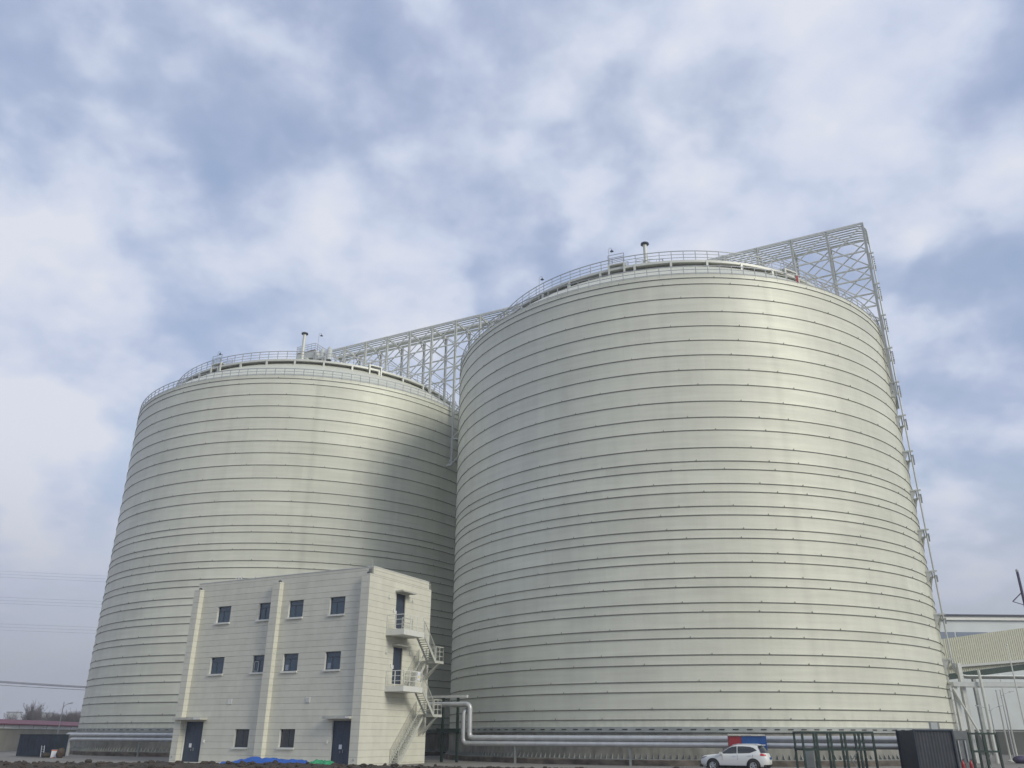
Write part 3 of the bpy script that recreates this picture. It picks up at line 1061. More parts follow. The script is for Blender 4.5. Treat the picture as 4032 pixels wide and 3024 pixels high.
        m = MB(); m.box(a - .1, c + .1, -0.1, WY + .2, 0.03, 0.06); m.build('door_step', 'canopy', d)
        lx = c + .28 if n == 0 else a - .42
        m = MB(); m.box(lx, lx + .14, WY - .1, WY, 1.62, 1.84); m.build('wall_light', 'whitepaint', b)
    for x, s in ((-14.8, 0), (-6.08, 1)):
        m = MB(); m.box(x, x + .44, WY - .05, WY, 4.74, 5.18)
        if s:
            for q in range(4): m.box(x + .03, x + .41, WY - .075, WY - .05, 4.78 + q * .1, 4.81 + q * .1)
        m.build('vent_grille', 'trim', b)
    m = MB(); m.tube([(-10.95, WY - .08, 0.05), (-10.95, WY - .08, 1.1)], 0.06, 8); m.build('drain_pipe', 'cable', b)
    for x in (-0.4, -20.15):
        m = MB(); m.box(x, x + .1, -.07, 0, .42, .55); m.build('survey_stud', 'rail', b)
    # little lamps standing at the pilaster heads
    for x in (-0.25, -10.0, -19.75):
        m = MB(); m.lathe([(.01, 15.12), (.14, 15.06), (.15, 14.96)], 10, False, (x, .12), False); m.build('head_lamp', 'darkcap', b)
    m = MB()
    for q in range(3): m.tube([(-16.6 - .35 * q, 2.0, 15.1), (-16.6 - .35 * q, 2.0, 16.15 + .12 * (q % 2)), (-16.4 - .35 * q, 2.0, 16.2)], .05, 6)
    m.build('roof_vent', 'whitepaint', b)
    m = MB(); m.tube([(-.35, .7, 15.6), (-.35, .7, 16.25)], .02, 6); m.build('aerial', 'rail', b)
    # doors and canopies on the side
    for n, (s0, s1, z0, z1) in enumerate(sd_open):
        m = MB(); t = .07
        m.box(-.2, -.1, s0, s0 + t, z0, z1); m.box(-.2, -.1, s1 - t, s1, z0, z1); m.box(-.2, -.1, s0 + t, s1 - t, z1 - t, z1)
        d = m.build('door', 'door', b)
        m = MB(); m.box(-.19, -.14, s0 + t, s1 - t, z0, z1 - t); m.build('door_leaf', 'door', d)
        m = MB(); m.box(-.15, -.135, s0 + .1, s0 + .34, z0 + 1.2, z0 + 1.5); m.build('notice', 'paper', d)
        m = MB(); m.box(-.13, -.08, s1 - .005, s1 + .03, z0, z1 - .2); m.build('door_stop', 'rust', d)
        m = MB(); m.box(-.05, 0.85 if n == 0 else 0.55, s0 - .22, s1 + 0.5, z1 + .08, z1 + .2); m.build('canopy', 'canopy', b)
        for q, zz in ((2.9, z0 + 2.35), (6.55, z0 + 2.55)):
            m = MB(); m.box(0, .07, q, q + .06, zz, zz + .35); m.box(0, .14, q - .03, q + .12, zz, zz + .07)
            m.build('wall_light', 'trim', b)
        m = MB(); m.box(0, .12, s0 - .42, s0 - .3, z0 + 1.3, z0 + 1.55); m.build('bell_box', 'whitepaint', b)
    return b


building()


def stairs():
    """outside stair on the sunlit end: balconies, landings beyond the corner, four flights"""
    s = thing('fire_stair', 'pale zigzag steel stair with two balconies on the sunlit end of the panelled building', 'stair', OB, AZ)

    def rail_line(mb, pts, h=1.15, mids=2, gap=0.9, w=0.05, fine=None):
        for i in range(len(pts) - 1):
            p, q = Vector(pts[i]), Vector(pts[i + 1])
            L = (q - p).length
            n = max(1, round(L / (fine or gap)))
            for k in range(n + 1):
                e = p.lerp(q, k / n)
                mb.beam(e, e + Vector((0, 0, h)), w if (k in (0, n) or not fine) else 0.025)
            for k in range(mids + 1):
                zz = Vector((0, 0, h * (k + 1) / (mids + 1)))
                if fine and k < mids: continue
                mb.beam(p + zz, q + zz, w if k == mids else w * 0.7)

    def flight(x0, x1, y0, z0, y1, z1, n, rails=(True, True)):
        f = MB()
        for xx in (x0 + .03, x1 - .03):
            f.beam((xx, y0, z0 - .05), (xx, y1, z1 - .05), 0.06, 0.24)
        o = f.build('flight', 'stair', s)
        tr = MB(); run = abs(y1 - y0) / n
        tr.box(x0 + .06, x1 - .06, -run * 0.42, run * 0.42, -.025, .025)
        tm = tr.mesh('tread', 'stair')
        for k in range(n):
            fr = (k + .5) / n
            inst('tread', tm, o, (0, y0 + (y1 - y0) * fr, z0 + (z1 - z0) * fr))
        r = MB()
        for xx, on in ((x0 + .03, rails[0]), (x1 - .03, rails[1])):
            if on: rail_line(r, [(xx, y0, z0), (xx, y1, z1)], 1.1, 1, fine=0.33, w=0.05)
        r.build('handrail', 'stair', o)
        return o

    def balcony(y0, y1, z0, z1, depth, sign):
        m = MB(); m.box(0.002, depth, y0, y1, z0, z1); o = m.build('balcony', 'trim', s)
        m = MB(); m.box(0.002, depth - .03, y0 + .03, y1 - .03, z1, z1 + .03); m.build('balcony_floor', 'canopy', o)
        r = MB(); rail_line(r, [(0.06, y0 + .05, z1), (depth - .06, y0 + .05, z1), (depth - .06, y1 - (.1 if sign else .1), z1)], 1.22, 2, 1.0)
        r.build('balcony_railing', 'whitepaint', o)
        if sign:
            p = MB(); p.box(depth - .03, depth - .015, y0 + 2.05, y0 + 2.5, z1 + .55, z1 + 1.2); pl = p.build('warning_sign', 'paper', o)
            t = MB(); t.add([(depth - .01, y0 + 2.15, z1 + .72), (depth - .01, y0 + 2.4, z1 + .72), (depth - .01, y0 + 2.275, z1 + .98)], [(0, 1, 2)])
            t.build('warning_triangle', 'yellow', pl)
        else:
            p = MB(); p.box(depth - .5, depth - .48, y0 + .55, y0 + 1.9, z1 + .25, z1 + 1.0)
            # spare hoop and paint marks on the rail by the gate
            g_ = MB()
            for zz in (.28, .62, .98): g_.beam((depth - .5, y0 + .4, z1 + zz), (depth - .5, y0 + 2.0, z1 + zz), .07)
            for q in (.4, 2.0): g_.beam((depth - .5, q + y0, z1), (depth - .5, q + y0, z1 + .98), .05)
            g_.build('inner_gate', 'stair', o)
        return o

    balcony(2.78, 5.98, 10.12, 10.58, 1.86, False)
    balcony(3.10, 6.02, 5.62, 6.04, 1.88, True)
    for (z, ) in ((8.40,), (3.95,)):
        m = MB(); m.box(0.05, 1.88, 7.95, 9.35, z - .22, z); o = m.build('landing', 'stair', s)
        r = MB(); rail_line(r, [(1.84, 8.05, z), (1.84, 9.3, z), (0.1, 9.3, z)], 1.2, 2, 0.8); r.build('landing_railing', 'stair', o)
        m = MB(); m.beam((1.8, 8.6, z - .2), (0.0, 8.6, z - 1.7), .12); m.beam((1.4, 9.3, z - .2), (0.0, 9.3, z - 1.6), .1)
        m.build('landing_brace', 'stair', o)
    flight(0.98, 1.86, 6.0, 10.45, 8.0, 8.36, 12, (False, True))
    flight(0.06, 0.92, 8.0, 8.30, 6.05, 6.10, 12)
    flight(0.98, 1.86, 6.02, 5.98, 8.0, 3.92, 12, (False, True))
    flight(0.06, 0.92, 7.95, 3.90, 4.35, 0.05, 21)
    return s


stairs()


# ------------------------------------------------------------------ insulated pipes round the silo feet
def elbow(pts, rad, n=5):
    out = [Vector(pts[0])]
    for i in range(1, len(pts) - 1):
        p, a, b = Vector(pts[i]), Vector(pts[i - 1]), Vector(pts[i + 1])
        d0 = (a - p).normalized() * rad; d1 = (b - p).normalized() * rad
        for k in range(n + 1):
            t = k / n
            out.append((p + d0) * (1 - t) ** 2 + p * 2 * t * (1 - t) + (p + d1) * t * t)
    out.append(Vector(pts[-1]))
    return out


def clad_pipe(label, pts, r):
    t = thing('insulated_pipe', label, 'pipe', C2, AZ, 'silver insulated pipes at the silo feet')
    m = MB(); m.tube(elbow(pts, 0.45), r, 18); o = m.build('pipe_cladding', 'pipe', t)
    m = MB()
    for i in range(len(pts) - 1):
        p, q = Vector(pts[i]), Vector(pts[i + 1])
        L = (q - p).length; n = int(L / 2.4)
        d = (q - p).normalized()
        for k in range(1, n):
            e = p + d * (L * k / n)
            m.tube([e - d * .03, e + d * .03], r + .012, 18)
    if m.v: struct(m.build('cladding_seam', 'pipe', o), 'stuff')
    return t


YP = -28.6
clad_pipe('silver insulated pipe that leaves the building high up, upper one along the near silo foot',
          [(40.0, YP, 4.88), (45.45, YP, 4.88), (45.45, YP, 2.07), (84.0, YP, 2.07)], 0.235)
clad_pipe('lower of the two silver insulated pipes along the near silo foot',
          [(45.2, YP + 0.6, 4.4), (44.85, YP - .05, 4.4), (44.85, YP - .05, 1.62), (84.0, YP - .05, 1.62)], 0.215)
clad_pipe('upper of the two silver insulated pipes left of the panelled building',
          [(31.0, YP, 2.24), (-8.7, YP, 2.24), (-8.7, YP, 0.0)], 0.235)
clad_pipe('lower of the two silver insulated pipes left of the panelled building',
          [(31.0, YP - .05, 1.76), (-7.9, YP - .05, 1.76), (-7.9, YP - .05, 0.0)], 0.215)

sup = None
for k, (t, lab) in enumerate(((74.6, 'grey concrete post under the silver pipes beside the dark frame rack'), (60.5, 'slim grey post under the silver pipes left of the white SUV'),
                              (50.0, 'slim grey post under the silver pipes near the tall pipe bend'), (3.5, 'slim grey post under the silver pipes by the far silo'),
                              (68.2, 'slim grey post under the silver pipes behind the red and blue cabinet'))):
    if sup is None:
        sup = thing('pipe_support', lab, 'pipe support', W(t, YP, 0), AZ, 'posts under the insulated pipes')
        m = MB(); m.box(-.28, .28, -.22, .22, 0, 1.38); m.build('post', 'flash', sup)
        m = MB(); m.box(-.2, .2, -.3, .3, 1.38, 1.41); m.build('saddle_plate', 'paint', sup)
    else:
        o = copy_tree(sup); o.location = W(t, YP + .1, 0); o['label'] = lab; o.scale = (.28, .4, 1)

# dark switch frame between building and silo
t = thing('pipe_gantry', 'dark narrow steel gantry in the gap between the building and the near silo', 'gantry', W(43.0, -27.6, 0), AZ)
m = MB()
for q in (-1.0, 0.6): m.box(q - .1, q + .1, -.1, .1, 0, 5.5)
m.build('gantry_post', 'dframe', t)
m = MB(); m.box(-3.6, 1.6, -.15, .15, 5.5, 5.72); m.build('gantry_beam', 'paint', t)
m = MB(); m.box(-1.6, .9, -.14, .14, 2.5, 2.85); m.build('valve_block', 'dframe', t)


# ------------------------------------------------------------------ white SUV
def make_car():
    # local: +X is the front, +Y the left side (towards the camera after placing)
    c = thing('parked_suv', 'white SUV with dark windows parked facing left at the near silo foot', 'car')
    Lf, Lr = 2.32, -2.32
    lev = [  # z, x front, x rear, half width
        (0.24, 2.10, -2.10, 0.84), (0.30, 2.24, -2.24, 0.90), (0.45, 2.31, -2.31, 0.915), (0.62, 2.33, -2.33, 0.92), (0.78, 2.30, -2.31, 0.92),
        (0.88, 2.22, -2.28, 0.91), (0.96, 2.02, -2.25, 0.90), (1.02, 1.60, -2.23, 0.89), (1.06, 1.12, -2.20, 0.87), (1.10, 0.98, -2.18, 0.855),
        (1.22, 0.78, -2.10, 0.80), (1.36, 0.56, -2.00, 0.755), (1.50, 0.30, -1.88, 0.70), (1.58, 0.10, -1.84, 0.66), (1.635, -0.20, -1.82, 0.60),
        (1.665, -0.50, -1.72, 0.50), (1.675, -0.8, -1.5, 0.25)]
    n = 120

    def ringpt(x0, x1, w, a):
        cx, hx = (x0 + x1) / 2, (x0 - x1) / 2
        ca, sa = math.cos(a), math.sin(a)
        e = 2 / 5.0
        return cx + hx * math.copysign(abs(ca) ** e, ca), w * math.copysign(abs(sa) ** e, sa)
    vs = []
    for (z, xf, xr, w) in lev:
        for i in range(n):
            x, yv = ringpt(xf, xr, w, 2 * math.pi * (i + .5) / n)
            vs.append((x, yv, z))
    fs = []
    for k in range(len(lev) - 1):
        for i in range(n):
            fs.append((k * n + i, k * n + (i + 1) % n, (k + 1) * n + (i + 1) % n, (k + 1) * n + i))
    m = MB(); m.add(vs, fs, True); m.add(vs[-n:], [tuple(range(n))], True); m.add(vs[:n], [tuple(range(n))[::-1]])
    m.build('body', 'carpaint', c)

    def prof(z):
        for k in range(len(lev) - 1):
            if lev[k][0] <= z <= lev[k + 1][0]:
                f = (z - lev[k][0]) / (lev[k + 1][0] - lev[k][0])
                return [lev[k][j] + (lev[k + 1][j] - lev[k][j]) * f for j in (1, 2, 3)]
        return lev[-1][1:]

    def side_y(x, z):
        xf, xr, w = prof(z)
        cx, hx = (xf + xr) / 2, (xf - xr) / 2
        u = min(0.999, abs((x - cx) / hx))
        return w * (1 - u ** 5) ** (1 / 5)

    def side_patch(name, poly, sgn, matn, eps=0.014, parent=c):
        # poly given as top and bottom polylines with the same number of points
        top, bot = poly
        mm = MB(); q = []
        def fine(pl):
            o = []
            for i in range(len(pl) - 1):
                for j in range(4): o.append((pl[i][0] + (pl[i + 1][0] - pl[i][0]) * j / 4, pl[i][1] + (pl[i + 1][1] - pl[i][1]) * j / 4))
            return o + [pl[-1]]
        top, bot = fine(top), fine(bot)
        k = len(top); nr = 6
        for r_ in range(nr + 1):
            f = r_ / nr
            for (a_, b_) in zip(top, bot):
                x, z = a_[0] + (b_[0] - a_[0]) * f, a_[1] + (b_[1] - a_[1]) * f
                q.append((x, sgn * (side_y(x, z) + eps), z))
        fs = []
        for r_ in range(nr):
            for i in range(k - 1):
                a_ = r_ * k + i
                fs.append((a_, a_ + 1, a_ + k + 1, a_ + k) if sgn > 0 else (a_ + k, a_ + k + 1, a_ + 1, a_))
        mm.add(q, fs, True)
        return mm.build(name, matn, parent)
    for s in (1, -1):
        side_patch('side_window', ([(0.62, 1.23), (0.30, 1.42), (0.05, 1.52), (-0.28, 1.55)], [(0.86, 1.08), (0.50, 1.09), (0.1, 1.10), (-0.28, 1.11)]), s, 'carglass')
        side_patch('side_window', ([(-0.34, 1.55), (-0.7, 1.55), (-1.15, 1.52), (-1.38, 1.46)], [(-0.34, 1.11), (-0.7, 1.12), (-1.15, 1.14), (-1.62, 1.30)]), s, 'carglass')
        side_patch('headlight', ([(2.18, 0.86), (1.98, 0.90), (1.75, 0.93)], [(2.24, 0.74), (2.02, 0.80), (1.78, 0.90)]), s, 'clear_l', 0.01)
        side_patch('tail_light', ([(-1.86, 1.12), (-2.02, 1.10), (-2.13, 1.06)], [(-1.80, 0.98), (-2.02, 0.96), (-2.18, 0.95)]), s, 'red_l', 0.012)
        side_patch('door_handle', ([(0.0, 0.97), (-0.22, 0.97)], [(0.0, 0.92), (-0.22, 0.92)]), s, 'alloy', 0.02)
        side_patch('door_handle', ([(-1.0, 0.99), (-1.22, 0.99)], [(-1.0, 0.94), (-1.22, 0.94)]), s, 'alloy', 0.02)
        side_patch('sill_trim', ([(1.0, 0.36), (0, 0.36), (-1.0, 0.36)], [(1.0, 0.22), (0, 0.22), (-1.0, 0.22)]), s, 'black', 0.012)
        for xs in (0.72, -0.31, -1.32):
            side_patch('door_seam', ([(xs + .006, 1.05), (xs + .006, .7)], [(xs - .006, 1.05), (xs - .006, .7)]), s, 'black', 0.012)
        mm = MB(); mm.box(0.68, 0.86, s * 0.88 if s > 0 else -1.08, 1.08 if s > 0 else -0.88, 1.04, 1.2); mm.build('mirror', 'carpaint', c)
        mm = MB(); mm.tube([(0.0, s * 0.62, 1.63), (-0.4, s * 0.62, 1.69), (-1.4, s * 0.62, 1.69), (-1.75, s * 0.6, 1.62)], 0.02, 6); mm.build('roof_rail', 'alloy', c)
        # wheels
        for xw in (1.38, -1.33):
            a = MB(); k = 20
            ps = []
            for i in range(k + 1):
                th = math.pi * (-0.10 + 1.20 * i / k)
                for rr in (0.36, 0.455):
                    x, z = xw + rr * math.cos(th), 0.36 + rr * math.sin(th)
                    ps.append((x, s * (side_y(x, max(z, 0.26)) + 0.012), z))
            a.add(ps, [((2 * i, 2 * i + 1, 2 * i + 3, 2 * i + 2) if s < 0 else (2 * i + 2, 2 * i + 3, 2 * i + 1, 2 * i)) for i in range(k)])
            o = []
            for i in range(24):
                th = 2 * math.pi * i / 24
                x, z = xw + .37 * math.cos(th), .36 + .37 * math.sin(th)
                o.append((x, s * (side_y(x, max(z, .3)) + .008), max(z, 0.2)))
            a.add(o, [tuple(range(24)) if s < 0 else tuple(range(24))[::-1]])
            a.build('wheel_arch', 'black', c)
            w_ = MB()
            w_.lathe([(0.23, -.11), (0.33, -.115), (0.355, -.08), (0.355, .08), (0.33, .115), (0.23, .11)], 28, True, smooth=True)
            wo = w_.build('wheel', 'tyre', c)
            wo.rotation_euler = (R(90), 0, 0); wo.location = (xw, s * 0.86, 0.355)
            rm = MB()
            zz = -0.10 * s
            rm.lathe([(0.20, -.10), (0.235, -.105), (0.235, .105), (0.20, .10)], 28, True)
            for i in range(10):
                th = 2 * math.pi * i / 10
                rm.beam((0.03 * math.cos(th), .03 * math.sin(th), zz), (0.21 * math.cos(th + .1 * (-1) ** i), 0.21 * math.sin(th + .1 * (-1) ** i), zz), 0.042, 0.03)
            rm.lathe([(0.001, -.11), (.055, -.11), (.055, .11), (.001, .11)], 12, False)
            rm.build('rim', 'alloy', wo)
    # glass fore and aft, lamps, bumper, plate
    mm = MB(); q = []
    for z in (1.12, 1.22, 1.36, 1.48, 1.56):
        xf, xr, w = prof(z)
        for f in (-.82, -.4, 0, .4, .82):
            cx, hx = (xf + xr) / 2, (xf - xr) / 2
            q.append((cx + hx * (1 - abs(f) ** 5) ** .2 + .03, f * w, z + .02))
    mm.add(q, [(r * 5 + i, r * 5 + i + 1, r * 5 + i + 6, r * 5 + i + 5) for r in range(4) for i in range(4)], True); mm.build('windscreen', 'carglass', c)
    mm = MB(); q = []
    for z in (1.14, 1.22, 1.36, 1.48, 1.55):
        xf, xr, w = prof(z)
        for f in (-.93, -.8, -.4, 0, .4, .8, .93):
            cx, hx = (xf + xr) / 2, (xf - xr) / 2
            q.append((cx - hx * (1 - abs(f) ** 5) ** .2 - .035, f * w * 1.02, z + .005))
    mm.add(q, [(r * 7 + i + 1, r * 7 + i, r * 7 + i + 7, r * 7 + i + 8) for r in range(4) for i in range(6)], True); mm.build('rear_window', 'carglass', c)
    mm = MB(); mm.box(-1.95, -1.72, -.62, .62, 1.60, 1.645); mm.build('roof_spoiler', 'carpaint', c)
    for z0, z1, nm, mt in ((0.22, 0.42, 'rear_bumper', 'black'),):
        q = []; mm = MB()
        for z in (z0, (z0 + z1) / 2, z1):
            xf, xr, w = prof(max(z, .25))
            for i in range(15):
                f = -0.98 + 1.96 * i / 14
                cx, hx = (xf + xr) / 2, (xf - xr) / 2
                q.append((cx - hx * (1 - abs(f) ** 5) ** .2 - .02, f * w * 1.012, z))
        mm.add(q, [(r * 15 + i + 1, r * 15 + i, r * 15 + i + 15, r * 15 + i + 16) for r in range(2) for i in range(14)]); mm.build(nm, mt, c)
    mm = MB(); mm.box(-2.345, -2.325, -.26, .26, .74, .88); mm.build('number_plate', 'bluesheet', c)
    mm = MB(); mm.box(2.2, 2.345, -.72, .72, .25, .40); mm.build('front_bumper', 'black', c)
    mm = MB(); mm.box(1.9, -1.9, -.8, .8, .18, .3); mm.build('underbody', 'black', c)
    return c


car = make_car()
# front points to -DF, the car's left side faces the camera
car.location = (15.85, 63.6, 0.02)
car.rotation_euler = (0, 0, AZ + math.pi)
car.scale = (1.03, 1.03, 1.03)

# ------------------------------------------------------------------ red and blue cabinet behind the SUV
t = thing('sheet_cabinet', 'red and blue sheet metal cabinet with pale roof board behind the white SUV', 'cabinet', (16.2, 66.55, 0), R(-8))
m = MB(); m.box(0, .92, 0, .9, 0, 2.28); m.build('red_panel', 'redsheet', t)
m = MB(); m.box(.925, 2.7, 0.0, .9, 0, 2.28); m.build('blue_panel', 'bluesheet', t)
m = MB(); m.box(-.06, 1.6, -.12, 1.0, 2.32, 2.42); m.build('roof_board', 'canopy', t)
m = MB(); m.box(1.61, 2.62, -.1, 1.0, 2.30, 2.40); m.build('roof_board', 'canopy', t)
m = MB(); m.box(.9, .945, -.03, 0, 0.1, 2.25); m.build('door_seam', 'bluesheet', t)


# ------------------------------------------------------------------ dark steel frame racks
def frame_rack(label, loc, rz, L, D, H, nposts, midz):
    t = thing('frame_rack', label, 'steel rack', loc, rz, 'dark steel frame racks')
    s = 0.13
    for yv in (0, D):
        for i in range(nposts):
            x = L * i / (nposts - 1)
            if yv == D and 0 < i < nposts - 1: x += 0.42
            m = MB(); m.box(x - s / 2, x + s / 2, yv - s / 2, yv + s / 2, 0, H - s / 2); m.build('post', 'dframe', t)
    for z in (0.14, midz, H):
        for yv in (0, D):
            m = MB(); m.beam((-s / 2, yv, z), (L + s / 2, yv, z), s * .95); m.build('long_beam', 'dframe', t)
        for x in (0, L):
            m = MB(); m.beam((x, 0, z), (x, D, z), s * .9); m.build('end_beam', 'dframe', t)
    m = MB(); m.beam((L * .62, D * .6, 0.1), (L * .8, D * .2, 1.4), 0.05); m.beam((L * .82, D * .5, 0.1), (L * .7, D * .5, .9), 0.05)
    m.build('leaning_rod', 'lpipe', t)
    return t


frame_rack('long dark open steel frame rack right of the white SUV', (20.35, 62.5, 0), R(-1), 4.9, 1.9, 2.53, 6, 1.42)
frame_rack('small dark green open steel frame rack right of the grey container', (32.9, 64.2, 0), R(2), 2.0, 1.6, 2.48, 3, 1.3)

# ------------------------------------------------------------------ containers
def container_right():
    t = thing('shipping_container', 'dark blue-grey ribbed steel container with pale locking bars at its end', 'container', (27.05, 60.0, 0), R(3))
    L, D, H = 2.75, 2.5, 2.72
    m = MB(); n = 24; pts = []
    for i in range(n + 1):
        x = .08 + (L - .16) * i / n
        pts.append((x, 0.075 if i % 2 else 0.10))
    vs = [(x, yv, .12) for x, yv in pts] + [(x, yv, H - .1) for x, yv in pts]
    m.add(vs, [(i, i + 1, n + 2 + i, n + 1 + i) for i in range(n)])
    m.box(.08, L - .08, .12, D - .05, .1, H - .06)
    m.build('ribbed_side', 'cont', t)
    for x in (0, L - .1):
        for yv in (0, D - .1):
            m = MB(); m.box(x, x + .1, yv, yv + .1, 0.05, H); m.build('corner_post', 'navy', t)
    for z0, z1 in ((H - .1, H - .004), (.05, .16)):
        m = MB(); m.box(.1, L - .1, 0, .1, z0, z1); m.build('side_rail', 'navy', t)
        m = MB(); m.box(L - .1, L, .1, D - .1, z0, z1); m.build('end_rail', 'navy', t)
    # door end turned towards the right, swung open a little so that it can be seen
    e = MB(); e.box(L + .02, L + 1.12, .3, .38, .12, H - .08); d = e.build('open_door', 'contside', t)
    for x in (L + .35, L + .82):
        e = MB(); e.tube([(x, .25, .75), (x, .25, 2.05)], .045, 8); e.build('locking_bar', 'lpipe', d)
    e = MB(); e.box(L + .1, L + 1.05, .26, .3, 2.1, 2.5); e.build('door_header', 'contside', d)
    return t


container_right()
t = thing('vent_box', 'small pale grey box standing on the roof of the dark blue-grey container', 'box', (28.55, 60.5, 2.72), R(-6))
m = MB(); m.box(0, .42, 0, .4, 0, .44); m.build('box_body', 'lpipe', t)
m = MB(); m.box(.43, .56, .02, .36, 0, .44); m.build('box_cheek', 'flash', t)
for k, (x, yv, lab) in enumerate(((29.62, 59.3, 'red fire extinguisher at the right corner of the dark container, nearer the container'),
                                  (30.30, 59.6, 'red fire extinguisher standing between the dark container and the small green rack'))):
    t = thing('fire_extinguisher', lab, 'fire extinguisher', (x, yv, 0), 0, 'red fire extinguishers')
    m = MB(); m.lathe([(.02, .0), (.095, .0), (.10, .05), (.10, .62), (.07, .74), (.03, .80), (.03, .86), (.005, .86)], 14); m.build('cylinder', 'extred', t)
    m = MB(); m.beam((0, 0, .88), (.16, 0, .93), .04); m.beam((0, 0, .86), (.15, 0, .84), .03); m.build('handle', 'black', t)
    m = MB(); m.tube([(.03, 0, .84), (.17, .02, .7), (.18, .02, .35)], .015, 6); m.build('hose', 'black', t)

t = thing('navy_container', 'dark navy container standing by the far silo foot at the left edge', 'container', (-53.5, 97.6, 0), math.atan2(-3.6, 7.3))
m = MB(); m.box(0, 5.9, 0, 1.5, .1, 2.2); m.build('container_body', 'navy', t)
m = MB()
for k in range(10): m.box(.2 + k * .56, .44 + k * .56, -.04, 0, .2, 2.12)
m.build('side_ribs', 'navy', t)
m = MB(); m.box(-.05, 5.95, -.06, 1.55, 2.2, 2.28); m.build('top_rim', 'cont', t)
t = thing('leaning_ladder', 'short pale ladder leaning on the navy container', 'ladder', (-50.0, 95.4, 0), math.atan2(-3.6, 7.3))
m = MB()
for q in (0, .45): m.beam((q + .9, -.3, 0), (q, .25, 1.15), .06)
for k in range(5): m.beam((.8 - .18 * k, -.25 + .11 * k, .12 + .23 * k), (1.25 - .18 * k, -.25 + .11 * k, .12 + .23 * k), .045)
m.build('ladder_frame', 'lamp', t)
t = thing('carton', 'white and orange carton lying beside the pipe bend at the left', 'carton', (-47.9, 94.0, 0), .3)
m = MB(); m.box(0, .72, 0, .5, 0, .78); m.build('carton_body', 'paper', t)
m = MB(); m.box(.02, .7, -.012, 0, .68, .77); m.box(.1, .5, -.012, 0, .02, .07); m.build('carton_print', 'orange', t)


def blob(name, mt, x, yv, rx, ry, rz_, seed, n=12):
    m = MB(); vs = []; fs = []
    for j in range(n + 1):
        ph = math.pi * j / n
        for i in range(2 * n):
            th = math.pi * i / n
            q = Vector((math.sin(ph) * math.cos(th), math.sin(ph) * math.sin(th), math.cos(ph)))
            k = 1 + .22 * nz(q.x * 1.6, q.y * 1.6 + q.z, 1.0, seed) + .1 * nz(q.x * 4, q.y * 4 + q.z * 3, 1, seed + 1)
            vs.append((q.x * rx * k, q.y * ry * k, max(0, rz_ * (.9 + q.z * k))))
    for j in range(n):
        for i in range(2 * n):
            a = j * 2 * n + i; b_ = j * 2 * n + (i + 1) % (2 * n)
            fs.append((a, a + 2 * n, b_ + 2 * n, b_))
    m.add(vs, fs, True)
    return m.build(name, mt, None, (x, yv, 0))


tag(blob('brown_sack', 'sack', -46.75, 93.6, .40, .4, .50, 3), 'brown bulging sack at the foot of the left pipe bend', 'sack')
tag(blob('rag_heap', 'shrub', -48.6, 94.4, .5, .4, .28, 9), 'low dark rag heap left of the white and orange carton', 'rag heap')


# ------------------------------------------------------------------ tarpaulins
def tarp(name, label, mt, x0, x1, yc, dep, prof, seed, rough):
    mb = MB(); nx, ny = 90, 26
    vs = []
    for j in range(ny + 1):
        v = j / ny
        for i in range(nx + 1):
            u = i / nx
            x = x0 + (x1 - x0) * u
            k = u * (len(prof) - 1); a = int(min(k, len(prof) - 2)); h = prof[a] + (prof[a + 1] - prof[a]) * (k - a)
            sh = math.sin(math.pi * (0.06 + .88 * v)) ** .6
            z = h * sh + rough * (nz(x, v * dep, 1.6, seed) + .7 * abs(nz(x, v * dep, 3.6, seed + 1))) * (.3 + sh)
            vs.append((x + .15 * nz(x, v * dep, 1.1, seed + 3), yc + dep * (v - .5) + .2 * nz(x, 3, .8, seed + 2), max(.0, z)))
    fs = []
    for j in range(ny):
        for i in range(nx):
            a = j * (nx + 1) + i
            fs.append((a, a + 1, a + nx + 2, a + nx + 1))
    mb.add(vs, fs, False)
    return tag(mb.build(name, mt), label, 'tarpaulin')


tarp('blue_tarpaulin', 'crumpled blue tarpaulin heap on the earth before the panelled building', 'blue', -20.9, -14.2, 64.2, 2.2,
     [.22, .42, .46, .50, .58, .70, .80, .72, .74, .66, .58, .57, .58, .52, .20], 11, .12)
tarp('green_netting', 'crumpled green net heap at the right end of the blue tarpaulin', 'green', -14.5, -12.4, 64.2, 1.4, [.25, .58, .66, .60, .54, .60, .52, .25], 23, .18)

# ------------------------------------------------------------------ left background
t = thing('red_roof_shed', 'long low shed with red roof, white fascia and beige wall behind the navy container', 'shed', (-74.6, 130.0, 0), math.atan2(30, -3.0 + 0) * 0 + math.atan2(30, -2.9))
t.rotation_euler = (0, 0, math.atan2(30, -2.9))
m = MB(); m.box(-60, 90, 0, 14, 0, 3.05); m.build('shed_wall', 'beige', t)
m = MB(); m.box(-60, 90, -.18, 0.2, 3.05, 3.62); m.build('fascia', 'fascia', t)
m = MB(); m.add([(-60, -.5, 3.60), (90, -.5, 3.60), (90, 7, 4.45), (-60, 7, 4.45), (-60, 14.5, 3.6), (90, 14.5, 3.6), (-60, -.5, 3.72), (90, -.5, 3.72), (90, 7, 4.57), (-60, 7, 4.57), (-60, 14.5, 3.72), (90, 14.5, 3.72)],
                [(0, 3, 2, 1), (3, 4, 5, 2), (6, 7, 8, 9), (9, 8, 11, 10), (0, 1, 7, 6), (4, 10, 11, 5), (0, 6, 9, 3), (3, 9, 10, 4), (1, 2, 8, 7), (2, 5, 11, 8)])
m.build('red_roof', 'redroof', t)
m = MB()
for k in range(30): m.box(-59 + k * 5, -58.94 + k * 5, -.2, -.18, 3.06, 3.62)
m.build('fascia_joints', 'darkwall', t)


